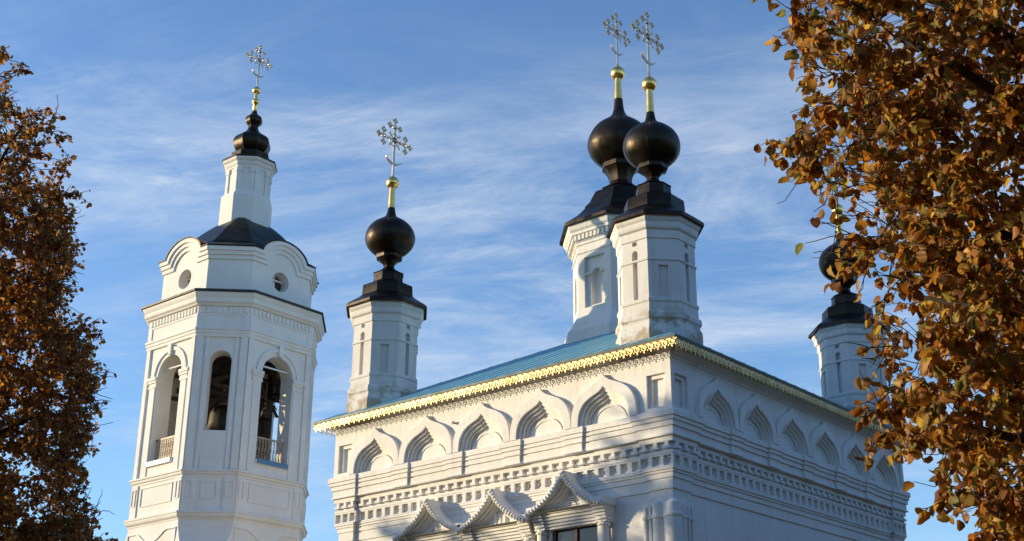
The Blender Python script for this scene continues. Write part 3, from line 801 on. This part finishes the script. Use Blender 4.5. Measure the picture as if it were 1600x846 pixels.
def belfry():
    mb = MB()
    Si, Hi = SB-TH, HB-TH*math.tan(PI/8)
    inner = tfacets(Si, Hi)
    for (T, hw, wide), (Ti, hwi, _) in zip(tfacets(SB, HB), inner):
        zt = 22.5
        if wide:
            niche_panel(mb, T, -hw, hw, 14.78, zt, 0, .92, 15.42, 19.58, .92, TH, back=False)
            niche_panel(mb, Ti, -hwi, hwi, 14.78, 21.2, 0, .92, 15.42, 19.58, .92, .01, back=False)
            # archivolt, keystone, imposts
            A = semicircle(1.30, 1.30, 22); B = semicircle(1.12, 1.12, 22); C = semicircle(1.18, 1.18, 22)
            for (X, Y, d) in ((A, B, .07),):
                ribbon(mb, T, [(a, 19.58+b) for a, b in X], [(a, 19.58+b) for a, b in Y], -.02, d)
            mb.add([T(-.09, 20.50, .14), T(.09, 20.50, .14), T(.14, 20.98, .17), T(-.14, 20.98, .17), T(-.09, 20.50, -.02), T(.09, 20.50, -.02), T(.14, 20.98, -.02), T(-.14, 20.98, -.02)],
                   [(0, 1, 2, 3), (0, 4, 5, 1), (1, 5, 6, 2), (2, 6, 7, 3), (3, 7, 4, 0)])
            for s in (-1, 1):
                for (x0, x1, za, zb, d) in ((.90, 1.50, 19.06, 19.16, .07), (.90, 1.44, 19.16, 19.30, .05), (.88, 1.52, 19.30, 19.42, .10), (.88, 1.58, 19.42, 19.58, .14)):
                    a, b = sorted((s*x0, s*x1)); mb.tbox(T, a, b, za, zb, -.02 if x0 > .895 else -.3, d)
                a, b = sorted((s*.985, s*1.40)); mb.tbox(T, a, b, 14.8, 19.06, -.02, .045)      # pilaster of the arch
                a, b = sorted((s*1.60, s*1.86)); mb.tbox(T, a, b, 14.8, 21.02, -.02, .09)      # corner pilaster
            mb.tbox(T, -.98, .98, 15.24, 15.42, -.1, .10)
        else:
            niche_panel(mb, T, -hw, hw, 14.78, zt, 0, .50, 16.58, 19.88, .50, TH, back=False)
            niche_panel(mb, Ti, -hwi, hwi, 14.78, 21.2, 0, .50, 16.58, 19.88, .50, .01, back=False)
            for s in (-1, 1):
                a, b = sorted((s*.60, s*.74)); mb.tbox(T, a, b, 14.8, 21.02, -.02, .05)
                a, b = sorted((s*.86, s*1.165)); mb.tbox(T, a, b, 14.8, 21.02, -.02, .085)
            mb.tbox(T, -.52, .52, 15.30, 15.36, -.02, .06)
            mb.tbox(T, -.52, .52, 14.8, 15.30, -.02, .035)
    # architrave, frieze with dentils, cornice
    mb.sweep(P0, [(0, 21.0), (.11, 21.02), (.11, 21.16), (.15, 21.18), (.15, 21.30), (.20, 21.33), (.20, 21.44), (.07, 21.47), (.07, 22.04), (.11, 22.06), (.11, 22.13), (.09, 22.15), (.09, 22.48), (.22, 22.52), (.25, 22.58), (.34, 22.64), (.36, 22.72), (.36, 22.84), (.43, 22.95), (.46, 23.02), (.46, 23.10), (0, 23.12)])
    for T, hw, wide in tfacets(SB, HB):
        L = hw-.06; n = max(5, int(2*L/.24))
        for i in range(n):
            u = -L+(i+.5)*2*L/n; mb.tbox(T, u-.066, u+.066, 22.17, 22.46, .08, .145)
        for s in (-1, 1):
            a, b = sorted((s*(hw-.26), s*(hw+.03))); mb.tbox(T, a, b, 21.46, 22.06, .05, .115)
    # floor slab
    bel = mb.build('belfry', M_STUC, tower)
    mb = MB(); mb.add([(x, y, 15.0) for x, y in chamf(Si-.0, Hi)], [tuple(range(8))]); mb.add([(x, y, 14.82) for x, y in chamf(Si-.0, Hi)], [tuple(range(8))])
    mb.build('belfry_floor', M_WOOD, bel)
    mb = MB(); mb.add([(x, y, 21.1) for x, y in chamf(Si-.003, Hi)], [tuple(range(8))])
    for i in range(-4, 5): mb.box(BX-2.4, BX+2.4, BY+i*.5-.07, BY+i*.5+.07, 20.92, 21.098)
    mb.build('belfry_ceiling', M_SOFFIT, bel)
    # timber bell frame: cross beams at two heights
    mb = MB()
    for yy in (-1.1, 0, 1.1): mb.box(BX-Si+.02, BX+Si-.02, BY+yy-.11, BY+yy+.11, 19.62, 19.86)
    for xx in (-1.1, 1.1): mb.box(BX+xx-.10, BX+xx+.10, BY-Si+.02, BY+Si-.02, 19.87, 20.05)
    for xx in (-1.75, 1.75):
        for yy in (-1.1, 1.1): mb.box(BX+xx-.1, BX+xx+.1, BY+yy-.1, BY+yy+.1, 15.0, 19.62)
    for xx in (-1.75, -.6, .6, 1.75):
        mb.box(BX+xx-.09, BX+xx+.09, BY-2.3, BY+2.3, 18.95, 19.12)
        mb.tube([(BX+xx, BY-1.6, 18.2), (BX+xx, BY-.4, 19.6)], .07, 6); mb.tube([(BX+xx, BY+1.6, 18.2), (BX+xx, BY+.4, 19.6)], .07, 6)
    mb.box(BX-2.3, BX+2.3, BY+1.5, BY+1.62, 15.0, 19.3) if False else None
    mb.build('bell_frame', M_WOOD, bel)
    mb = MB(); T = facet_T((BX, BY), 1.75, 3*PI/4)  # boards added behind the bells to darken the view through the middle opening
    for k in range(-8, 9):
        u = k*.21
        if -.25 < u < .35: mb.tbox(T, u-.1, u+.1, 17.7, 20.9, -.03, .03)
        else: mb.tbox(T, u-.1, u+.1, 15.0, 20.9, -.03, .03)
    mb.build('added_plank_screen', M_WOOD, bel)
    # tie rods across the arches
    for (T, hw, wide) in tfacets(SB, HB):
        if wide:
            mb = MB(); mb.tbox(T, -.93, .93, 19.93, 20.0, -.32, -.25); mb.build('tie_rod', M_STUC, bel)
            mb = MB()
            mb.tbox(T, -.91, .91, 16.52, 16.60, -.32, -.27); mb.tbox(T, -.91, .91, 15.50, 15.56, -.32, -.27)
            for i in range(-5, 6): mb.tbox(T, i*.165-.012, i*.165+.012, 15.56, 16.52, -.305, -.285)
            for i in range(-5, 5):
                c = i*.165+.0825
                for zz in (16.42, 16.04, 15.66):
                    A, B = ring2d(c, zz, .052, .075, 0, 2*PI, 10); ribbon(mb, T, A, B, -.305, -.285)
                ribbon(mb, T, [(c-.07, 16.33), (c-.02, 16.22), (c-.07, 16.12)], [(c-.045, 16.33), (c+.005, 16.22), (c-.045, 16.12)], -.305, -.285)
                ribbon(mb, T, [(c+.07, 15.95), (c+.02, 15.85), (c+.07, 15.74)], [(c+.045, 15.95), (c-.005, 15.85), (c+.045, 15.74)], -.305, -.285)
            mb.build('railing', M_RAIL, bel)
            mb = MB(); mb.tbox(T, -.915, .915, 15.425, 15.46, -.80, .14); mb.tbox(T, -.90, .90, 15.25, 15.424, .105, .135)
            mb.build('sill_sheet', M_BLUE, bel)
    # skirt roof above the cornice
    mb = MB()
    mb.sweep(P0, [(.0, 23.12), (.50, 23.105), (.54, 23.105), (.54, 23.20), (.40, 23.27), (.1, 23.36), (-.3, 23.46)])
    mb.build('skirt_roof', M_EDGE, bel)
    return bel
bel = belfry()

SD, HD = 3.22, 1.76
def upper_drum():
    mb = MB(); zt = 25.66
    def arc_path(d, sp=1.36, rise=.80, zs=25.62):
        n = 24; pts = [(-(HD+.02)-0, zs-d)]
        w = sp-d*.75; r = rise
        pts += [(-w*math.cos(PI*k/n), zs-d+r*(.5-.5*math.cos(2*PI*min(k, n-k)/n))**.62) for k in range(n+1)]
        return pts+[((HD+.02), zs-d)]
    for T, hw, wide in tfacets(SD, HD):
        if wide:
            # wall with round window
            n = 24; zc, r = 24.40, .50
            ci = [(r*math.cos(2*PI*k/n-PI*.75), zc+r*math.sin(2*PI*k/n-PI*.75)) for k in range(n)]
            b = .75; sq = []
            cor = [(-b, zc-b), (b, zc-b), (b, zc+b), (-b, zc+b)]
            for k in range(n):
                e = k//6; t = (k % 6)/6; A = cor[e]; B = cor[(e+1) % 4]; sq.append((A[0]+(B[0]-A[0])*t, A[1]+(B[1]-A[1])*t))
            mb.strip([T(u, v, 0) for u, v in sq], [T(u, v, 0) for u, v in ci], True)
            mb.strip([T(u, v, 0) for u, v in ci], [T(u, v, -.6) for u, v in ci], True)
            mb.quad(T(-hw, 23.1, 0), T(-b, 23.1, 0), T(-b, zc+b, 0), T(-hw, zc+b, 0)); mb.quad(T(b, 23.1, 0), T(hw, 23.1, 0), T(hw, zc+b, 0), T(b, zc+b, 0))
            mb.quad(T(-b, 23.1, 0), T(b, 23.1, 0), T(b, zc-b, 0), T(-b, zc-b, 0))
            top = arc_path(.0); mb.strip([T(max(-hw, min(hw, u)), zc+b, 0) for u, v in top], [T(max(-hw, min(hw, u)), v, 0) for u, v in top])
            ds = [(0.0, .24), (.19, .24), (.20, .16), (.39, .16), (.40, .08), (.60, .08), (.61, 0.)]
            pa = [arc_path(d) for d, _ in ds]
            for i in range(len(ds)):
                e = ds[i][1]*math.tan(PI/8)
                pa[i] = [((u-e if u < -HD else u+e if u > HD else u), v) for u, v in pa[i]]
            for i in range(len(ds)-1):
                mb.strip([T(u, v, ds[i][1]) for u, v in pa[i]], [T(u, v, ds[i+1][1]) for u, v in pa[i+1]])
            mb.strip([T(u, v, ds[0][1]) for u, v in pa[0]], [T(u, v, -.6) for u, v in arc_path(0)])
        else:
            mb.quad(T(-hw, 23.1, 0), T(hw, 23.1, 0), T(hw, zt, 0), T(-hw, zt, 0))
            ds = [(0.0, .24), (.19, .24), (.20, .16), (.39, .16), (.40, .08), (.60, .08), (.61, 0.)]
            for (a, p), (b, q2) in zip(ds, ds[1:]):
                ea, eb = p*math.tan(PI/8), q2*math.tan(PI/8)
                mb.quad(T(-hw-ea, 25.62-a, p), T(hw+ea, 25.62-a, p), T(hw+eb, 25.62-b, q2), T(-hw-eb, 25.62-b, q2))
    dr = mb.build('upper_drum', M_STUC, tower)
    # roof: low eight-sided dome, barrel sheets over the four gables, black edge
    mb = MB()
    prof = [(25.66, -.02), (25.95, -.14), (26.25, -.40), (26.7, -.80), (27.2, -1.20), (27.6, -1.56), (27.95, -1.92), (28.15, -2.14), (28.2, -2.3)]
    rings = [[(x, y, z) for x, y in chamf(max(SD+o, .5), max((HD+o*math.tan(PI/8)) * (1 if o > -1.2 else 1), (SD+o)*.4142))] for z, o in prof]
    for A, B in zip(rings, rings[1:]): mb.strip(A, B, True)
    for T, hw, wide in tfacets(SD, HD):
        if wide:
            pa = arc_path(-.01); pb = arc_path(-.07)
            pa = [((u-.15 if u < -HD else u+.15 if u > HD else u), v) for u, v in pa]; pb = [((u-.16 if u < -HD else u+.16 if u > HD else u), v) for u, v in pb]
            mb.strip([T(u, v, .28) for u, v in pa], [T(u, v, .28) for u, v in pb])
            mb.strip([T(u, v, .28) for u, v in pb], [T(u, v, -1.0) for u, v in pb])
            mb.strip([T(u, v, .28) for u, v in pa], [T(u, v, .15) for u, v in pa])
        else:
            e = .26*math.tan(PI/8)
            mb.quad(T(-hw-e, 25.63, .26), T(hw+e, 25.63, .26), T(hw+e, 25.70, .26), T(-hw-e, 25.70, .26))
            mb.quad(T(-hw-e, 25.70, .26), T(hw+e, 25.70, .26), T(hw, 25.96, -.15), T(-hw, 25.96, -.15))
            mb.quad(T(-hw-e, 25.63, .26), T(hw+e, 25.63, .26), T(hw, 25.63, 0), T(-hw, 25.63, 0))
    mb.build('dome_roof', M_DARK, dr, True, 25)
    for T, hw, wide in tfacets(SD, HD):
        if wide:
            mb = MB(); n = 24
            ci = [(.52*math.cos(2*PI*k/n), 24.40+.52*math.sin(2*PI*k/n)) for k in range(n)]
            mb.add([T(u, v, -.58) for u, v in ci], [tuple(range(n))])
            mb.build('window_shutter', M_WOOD, dr)
            mb = MB(); mb.tbox(T, -.50, .50, 24.56, 24.64, -.50, -.44); mb.tbox(T, -.04, .04, 23.92, 24.88, -.56, -.505)
            mb.build('window_bar', M_STUC, dr)
upper_drum()

def lantern():
    c = (BX, BY); R = 1.12; ap = R*COS8; hs = R*math.sin(PI/8); mb = MB()
    P = octa(c, R)
    mb.sweep(P, [(.20, 27.8), (.20, 29.55), (.14, 29.68), (0.0, 29.72), (0, 31.1), (.05, 31.12), (.05, 31.2), (.09, 31.24), (.14, 31.32), (.14, 31.42), (.24, 31.5), (.27, 31.56), (.27, 31.66), (-.3, 31.68)])
    for k in range(8):
        T = facet_T(c, ap, k*PI/4)
        for s in (-1, 1):
            a, b = sorted((s*.24, s*(hs+.005))); mb.tbox(T, a, b, 29.7, 30.85, -.02, .06)
            a, b = sorted((s*.20, s*(hs+.02))); mb.tbox(T, a, b, 30.85, 31.1, -.02, .09)
    ln = mb.build('lantern', M_STUC, tower)
    mb = MB()
    mb.sweep(P, [(0, 31.68), (.29, 31.63), (.31, 31.63), (.31, 31.71), (.1, 31.8), (-.10, 31.86), (-.10, 32.20), (-.14, 32.24), (-.3, 32.28)])
    pr = lerp_prof([(32.24, .60), (32.36, .70), (32.55, .88), (32.8, .985), (33.0, .985), (33.22, .88), (33.38, .68), (33.52, .48), (33.68, .34), (33.85, .27), (34.0, .26)], 3)
    mb.lathe(pr, c, 8, PI/8)
    mb.lathe(lerp_prof([(34.0, .26), (34.08, .33), (34.2, .43), (34.35, .455), (34.5, .40), (34.6, .28), (34.7, .19), (34.82, .14), (34.95, .12)], 3), c, 8, PI/8)
    mb.build('bulb_cap', M_DARK, ln, True, 30)
    mb = MB()
    mb.lathe([(34.84, .125), (35.3, .105), (35.36, .17), (35.46, .19), (35.56, .17), (35.6, .10), (35.95, .09)], c, 14)
    mb.lathe([(36.14-.22*math.cos(PI*k/14), max(.22*math.sin(PI*k/14), .002)) for k in range(15)], c, 20)
    mb.build('finial', M_GOLD, ln, True, 50)
    cross_mesh(c, 38.0, .84, .96, 36.3).build('cross', M_CROSS, ln)
lantern()

# bells hanging in the belfry: things of their own
def bell(loc, r, label):
    t = thing('bell', loc, label, 'bell', 'bells in the belfry')
    x, y, z = loc; h = r*1.75
    mb = MB()
    pr = [(z, r*.94), (z+.015*h, r), (z+.06*h, r*.97), (z+.16*h, r*.82), (z+.32*h, r*.68), (z+.55*h, r*.60), (z+.78*h, r*.56), (z+.90*h, r*.48), (z+.97*h, r*.30), (z+h, r*.12)]
    mb.lathe(pr[::1], (x, y), 28); mb.f.pop(-1) if False else None
    mb.build('bell_body', M_BELL, t, True, 40)
    mb = MB(); mb.tube([(x, y, z+h*.98), (x, y, 19.62 if z+h < 19.5 else 20.93)], r*.09+.015, 8); mb.box(x-r*.35, x+r*.35, y-.05, y+.05, z+h*.99, z+h*1.12)
    mb.build('hanger', M_WOOD, t)
    mb = MB(); mb.tube([(x, y, z+h*.4), (x+.02, y, z-.06*h)], .03+r*.03, 8); mb.lathe([(z-.10*h, .01), (z-.06*h, r*.13), (z, r*.1), (z+.03*h, .01)], (x+.02, y), 10)
    mb.build('clapper', M_BELL, t, True)
bell((BX-.05, BY-.25, 16.75), 1.12, 'largest dark bronze bell, seen in the middle opening of the belfry')
bell((BX+1.95, BY+1.12, 18.95), .50, 'upper dark bronze bell in the right hand belfry arch')
bell((BX+2.15, BY+.50, 17.8), .30, 'smaller low bell beside the left jamb of the right hand belfry arch')
bell((BX-.6, BY-1.9, 17.6), .42, 'dark bell half hidden behind the right jamb of the sunlit left belfry arch')

# ------------------------------------------------------------------ trees
def at(px, py, dist):
    d = FW + RT*((px-PX0)/FPX) - UP*((py-PY0)/FPX)
    return CAM + d.normalized()*dist

def leaf_mesh(name, pos, direc, size, cols, parent, droop=.5):
    """every leaf is a small folded, curled heart-shaped blade of six faces"""
    n = len(pos); pos = np.asarray(pos); direc = np.asarray(direc)
    direc /= np.linalg.norm(direc, axis=1, keepdims=True)+1e-9
    rnd = rng.normal(size=(n, 3)); side = np.cross(direc, rnd); side /= np.linalg.norm(side, axis=1, keepdims=True)+1e-9
    nor = np.cross(side, direc)
    base = np.array([(0, 0), (0, .32), (0, .68), (0, 1.04), (-.26, -.09), (-.50, .14), (-.52, .48), (-.27, .84), (.26, -.09), (.50, .14), (.52, .48), (.27, .84)], float)
    NV = len(base)
    fold = rng.uniform(.05, 1.0, n); curl = rng.uniform(-.7, 1.3, n); wid = rng.uniform(.70, 1.05, n); tw = rng.uniform(-.45, .45, n); cup = rng.uniform(-.5, .7, n)
    V = np.zeros((n, NV, 3))
    for i in range(NV):
        bx, by = base[i]
        x = bx*wid*np.cos(fold*.85); z = abs(bx)*np.sin(fold)*.95 - curl*by*by*.42 + tw*bx*by + cup*bx*bx*np.sin(by*5) + rng.normal(size=n)*.035
        y = by*(1-.16*np.abs(curl)*by)
        V[:, i, :] = pos + (side*x[:, None] + direc*y[:, None] + nor*z[:, None])*size[:, None]
    faces = np.array([(0, 1, 5, 4), (1, 2, 6, 5), (2, 3, 7, 6), (0, 8, 9, 1), (1, 9, 10, 2), (2, 10, 11, 3)])
    F = (np.arange(n)[:, None, None]*NV + faces[None]).reshape(-1)
    me = bpy.data.meshes.new(name); me.vertices.add(n*NV); me.vertices.foreach_set('co', V.reshape(-1))
    nf = n*6; me.loops.add(nf*4); me.loops.foreach_set('vertex_index', F.astype(np.int32))
    me.polygons.add(nf); me.polygons.foreach_set('loop_start', np.arange(0, nf*4, 4, dtype=np.int32))
    me.update(calc_edges=True); me.validate()
    me.polygons.foreach_set('use_smooth', np.ones(nf, bool))
    a = me.color_attributes.new('leaf_colour', 'FLOAT_COLOR', 'POINT')
    C = np.ones((n, NV, 4), np.float32); C[:, :, :3] = cols[:, None, :]
    edge = rng.uniform(.55, 1.0, n).astype(np.float32)      # browned margins
    for i in (3, 5, 6, 7, 9, 10, 11): C[:, i, :3] *= (edge*rng.uniform(.8, 1.05, n).astype(np.float32))[:, None]
    a.data.foreach_set('color', C.reshape(-1))
    me.materials.append(M_LEAF)
    o = bpy.data.objects.new(name, me); COL.objects.link(o)
    if parent is not None:
        o.parent = parent; o.location = -parent.location
    return o
def palette(n, cols, weights, jit=.25):
    idx = rng.choice(len(cols), n, p=np.array(weights)/sum(weights)); c = np.array(cols)[idx]
    return (c*rng.uniform(1-jit, 1+jit, (n, 1))*rng.uniform(.92, 1.08, (n, 3))).clip(0, 1)

def bez(a, b, sag, n, wob):
    a = Vector(a); b = Vector(b); L = (b-a).length; pts = []
    o1 = Vector(rng.normal(size=3))*wob*L; o2 = Vector(rng.normal(size=3))*wob*L
    m1 = a.lerp(b, .35)+o1+Vector((0, 0, sag*L)); m2 = a.lerp(b, .7)+o2+Vector((0, 0, sag*L*.7))
    for k in range(n+1):
        t = k/n; pts.append(a*(1-t)**3+m1*3*t*(1-t)**2+m2*3*t*t*(1-t)+b*t**3)
    return pts

def inside(poly, x, y):
    r = False; n = len(poly); j = n-1
    for i in range(n):
        xi, yi = poly[i]; xj, yj = poly[j]
        if (yi > y) != (yj > y) and x < (xj-xi)*(y-yi)/(yj-yi)+xi: r = not r
        j = i
    return r

def tree(name, label, base, trunk_top, limbs, anchors, leaf_n, leaf_size, cols, wts, r0, spread, twig_r, group=None, bare=0.0, hang=.9, sticks=3, sparse=()):
    root = thing(name, base, label, 'tree', group)
    mb = MB(); nodes = []          # (point, radius)
    tr = bez(base, trunk_top, 0, 12, .02)
    rad = [r0*(1.25 if i == 0 else 1)*(1-.55*i/12) for i in range(13)]
    mb.tube(tr, rad, 12); 
    for a, r in list(zip(tr, rad))[5:]: nodes.append((a, r))
    for (start_t, end, r) in limbs:
        s = tr[int(start_t*12)]; P = bez(s, end, .08, 12, .06); R = [r*(1-.8*i/12) for i in range(13)]
        mb.tube(P, R, 8); nodes += list(zip(P, R))[2:]
    pos = []; direc = []
    NP = np.array([tuple(p) for p, r in nodes]); NR = [r for p, r in nodes]
    n_full = len(anchors); anchors = list(anchors)+list(sparse)
    order = sorted(range(len(anchors)), key=lambda i: np.min(((NP-np.array(anchors[i]))**2).sum(1)))
    for i in order:
        a = Vector(anchors[i]); dd = ((NP-np.array(a))**2).sum(1); j = int(dd.argmin()); p = Vector(NP[j]); 
        if (a-p).length < 1e-3: continue
        P = bez(p, a, .05, 5, .07); rr = min(NR[j]*.6, twig_r*2.2+.004*(a-p).length)
        R = [max(rr*(1-.75*k/5), twig_r*.8) for k in range(6)]; mb.tube(P, R, 5, False)
        NP = np.vstack([NP, np.array([tuple(q) for q in P[1:]])]); NR += R[1:]
        main = (P[-1]-P[-3]).normalized()
        tw = []
        for k in range(sticks):
            lone = i >= n_full
            e = (main*(1.5 if lone else .8)+Vector(rng.normal(size=3))*(.45 if lone else .7)+Vector((0, 0, .15)))
            e.normalize(); Lt = spread*rng.uniform(.4, 1.2 if lone else 1.5); s = P[rng.integers(2 if lone else 3, 6)]
            Q = bez(s, s+e*Lt, .03, 3, .16); mb.tube(Q, [twig_r, twig_r*.8, twig_r*.65, twig_r*.5], 4, False); tw.append(Q)
        if rng.random() < bare: continue
        nl = rng.poisson(leaf_n if i < n_full else leaf_n*.16)
        for k in range(nl):
            Q = tw[rng.integers(len(tw))] if rng.random() < .8 else P[2:]
            ii = rng.integers(0, len(Q)-1); t = rng.random(); q = Q[ii].lerp(Q[ii+1], t)
            dv = (Q[ii+1]-Q[ii]).normalized()*.4+Vector(rng.normal(size=3))*.55+Vector((0, 0, -hang))
            dv.normalize(); pos.append(tuple(q+dv*leaf_size*rng.uniform(.15, .7))); direc.append(tuple(dv))
    mb.build('trunk', M_BARK, root, True, 60)
    n = len(pos); size = leaf_size*rng.uniform(.62, 1.15, n)
    leaf_mesh('crown', pos, direc, size, palette(n, cols, wts), root)
    return root

# near lime tree on the right, about eight metres away
RP = [(1293, -260), (1290, 0), (1300, 70), (1318, 110), (1343, 160), (1368, 185), (1363, 225), (1352, 250), (1340, 275), (1371, 310), (1401, 345), (1388, 395), (1401, 430), (1441, 455), (1406, 510), (1426, 545), (1446, 590), (1412, 640), (1420, 676), (1465, 705), (1502, 745), (1532, 790), (1560, 850), (1500, 1150), (2150, 1150), (2150, -260)]
anch = []
tries = 0
while len(anch) < 1080:
    x = rng.uniform(1215, 2150); y = rng.uniform(-260, 1150); tries += 1
    if not inside(RP, x, y): continue
    dens = .5 if x < 1370 else 1.0
    if x > 1650: dens = .55
    if rng.random() > dens: continue
    anch.append(at(x, y, rng.uniform(8.1, 11.2)))
for x, y in ((1250, 215), (1268, 235), (1255, 265), (1250, 20), (1268, 252), (1352, 372), (1395, 640), (1415, 622), (1390, 690), (1372, 640), (1430, 690), (1480, 780), (1490, 730), (1285, 60), (1265, 90), (1285, 180)):
    anch.append(at(x, y, rng.uniform(8.2, 8.9)))
sp = []
while len(sp) < 110:
    x = rng.uniform(1240, 1420); y = rng.uniform(-40, 760)
    edge = 1255 if y < 300 else 1240+(y-300)*.45
    if x < edge or inside(RP, x-45, y): continue
    if 320 < y < 470 and x < 1345 and rng.random() > .25: continue
    sp.append(at(x, y, rng.uniform(8.3, 9.6)))
tb = at(1990, 1000, 9.6); tb = Vector((tb.x, tb.y, 0))
tt = at(1900, -300, 9.8)
limbs = [(.45, at(1440, 640, 8.9), .07), (.50, at(1470, 330, 8.8), .075), (.62, at(1400, 60, 8.9), .07), (.68, at(1330, -60, 9.4), .06), (.40, at(1560, 900, 8.8), .06), (.5, at(1600, 480, 9.9), .07), (.8, at(1700, -300, 9.5), .06), (.56, at(1390, 450, 9.4), .05), (.55, at(2150, 500, 10), .07), (.45, at(2050, 500, 8.4), .06)]
RC = [(.42, .19, .055), (.52, .29, .085), (.25, .10, .034), (.60, .40, .11), (.23, .20, .06), (.34, .165, .055)]
tree('lime_tree', 'near lime tree with large curled orange, rust and olive leaves at the right edge', tb, tt, limbs, anch, 36, .075, RC, [3, 3, 2, 1.5, 2.4, 2.6], .22, .26, .0045, group='autumn trees', hang=.9, sparse=sp)

# smaller-leaved tree on the left, about 27 m away
LP = [(-60, 60), (-8, 105), (8, 130), (18, 170), (48, 190), (58, 215), (56, 258), (34, 285), (70, 288), (98, 305), (108, 335), (104, 380), (108, 405), (92, 450), (94, 505), (126, 525), (132, 556), (148, 600), (146, 660), (130, 706), (112, 728), (128, 770), (136, 800), (150, 850), (160, 1000), (140, 1250), (-330, 1250), (-330, 200), (-180, -60)]
anch = []
while len(anch) < 1500:
    x = rng.uniform(-330, 165); y = rng.uniform(-80, 1250)
    if not inside(LP, x, y): continue
    if x < -50 and rng.random() > .12: continue
    if y < 290 and rng.random() > .22: continue
    if 715 < y < 765 and x < 62 and rng.random() > .12: continue
    anch.append(at(x, y, rng.uniform(25.6, 28.8)))
for x, y in ((62, 168), (92, 212), (10, 84), (30, 108), (78, 190), (96, 262), (120, 300), (138, 508), (146, 540), (142, 520), (150, 800), (154, 846), (130, 730), (100, 272), (60, 240)):
    anch.append(at(x, y, rng.uniform(26, 28)))
sp = []
while len(sp) < 420:
    x = rng.uniform(-60, 172); y = rng.uniform(60, 860)
    if not inside(LP, x-6, y) or (inside(LP, x+45, y) and y > 300): continue
    sp.append(at(x, y, rng.uniform(25.5, 29)))
tb = at(-120, 900, 27.2); tb = Vector((tb.x, tb.y, 0)); tt = at(-100, 60, 27.4)
limbs = [(.42, at(70, 640, 26.4), .10), (.5, at(80, 380, 27.5), .11), (.62, at(40, 190, 27.0), .09), (.45, at(60, 500, 28.5), .09), (.35, at(90, 820, 27.0), .09), (.7, at(-40, 60, 27.5), .08), (.5, at(-300, 400, 27.5), .11), (.6, at(-280, 200, 28), .1), (.4, at(-310, 700, 27), .1), (.3, at(20, 950, 26), .09)]
LC = [(.44, .21, .065), (.52, .28, .085), (.32, .14, .05), (.40, .18, .06), (.58, .34, .10)]
tree('linden_tree', 'tall rust brown tree with bare twig tips at the left edge', tb, tt, limbs, anch, 33, .092, LC, [3, 2.4, 2.4, 3, .7], .30, .36, .0095, group='autumn trees', bare=.10, hang=.7, sparse=sp)

# trees standing off to the left, outside the frame: their shade dims the lower walls
TRAVEL = Vector((-to_sun.x, -to_sun.y)).normalized(); PERP = Vector((TRAVEL.y, -TRAVEL.x))
def shade_tree(label, u, sdist, ztop, ru, hz, n):
    g = PERP*u-TRAVEL*sdist; base = Vector((g.x, g.y, 0)); zc = ztop-hz; A = []
    while len(A) < n:
        v = Vector(rng.uniform(-1, 1, 3))
        if .25 < v.length < 1: A.append(base+Vector((v.x*ru, v.y*ru, zc+v.z*hz)))
    L = [(.4+.06*k, base+Vector((math.cos(k*2.4)*ru*.7, math.sin(k*2.4)*ru*.7, zc+hz*(-.5+.14*k))), .11) for k in range(8)]
    tree('linden_tree', label, base, base+Vector((.3, .2, ztop-1.0)), L, A, 22, .24, LC, [3, 2.4, 2.4, 3, .7], .26, .6, .012, group='autumn trees', hang=.6, sticks=2)
shade_tree('big autumn tree left of the picture, its shade falling on the near wall corner', 1.1, 38, 18.9, 3.9, 6.5, 420)
shade_tree('autumn tree left of the picture, its shade falling on the left edge tree', 11.5, 38, 13.8, 4.6, 5.4, 330)
shade_tree('lower autumn tree left of the picture, its shade falling below the window gables', -5.8, 38, 15.3, 4.2, 6.0, 340)

# woods added all round, unseen, to block light from the low sky, lower than anything the picture shows
def added_woodland():
    P = []; n = 46000
    while len(P) < n:
        a = rng.uniform(-PI, PI)                       # clockwise from +Y
        deg = math.degrees(a); near = 8 < deg or deg < -165      # set closer and taller to the right and behind, to dim the right wall
        r, h = (66, 23) if near else (132, 16.5)
        if near and rng.random() < .35: continue
        hh = h*(1+.10*math.sin(a*19)+.07*math.sin(a*47+1))
        P.append((-5+(r+rng.normal()*2.5)*math.sin(a), 5+(r+rng.normal()*2.5)*math.cos(a), hh*math.sqrt(rng.uniform(.0, 1))))
    P = np.array(P)
    D = rng.normal(size=(n, 3))+np.array((0, 0, -.5))
    o = leaf_mesh('added_woodland', P, D, rng.uniform(1.2, 2.3, n), palette(n, [(.16, .08, .025), (.22, .12, .03), (.08, .08, .03)], [2, 1, 2]), None)
    o['kind'] = 'stuff'
added_woodland()
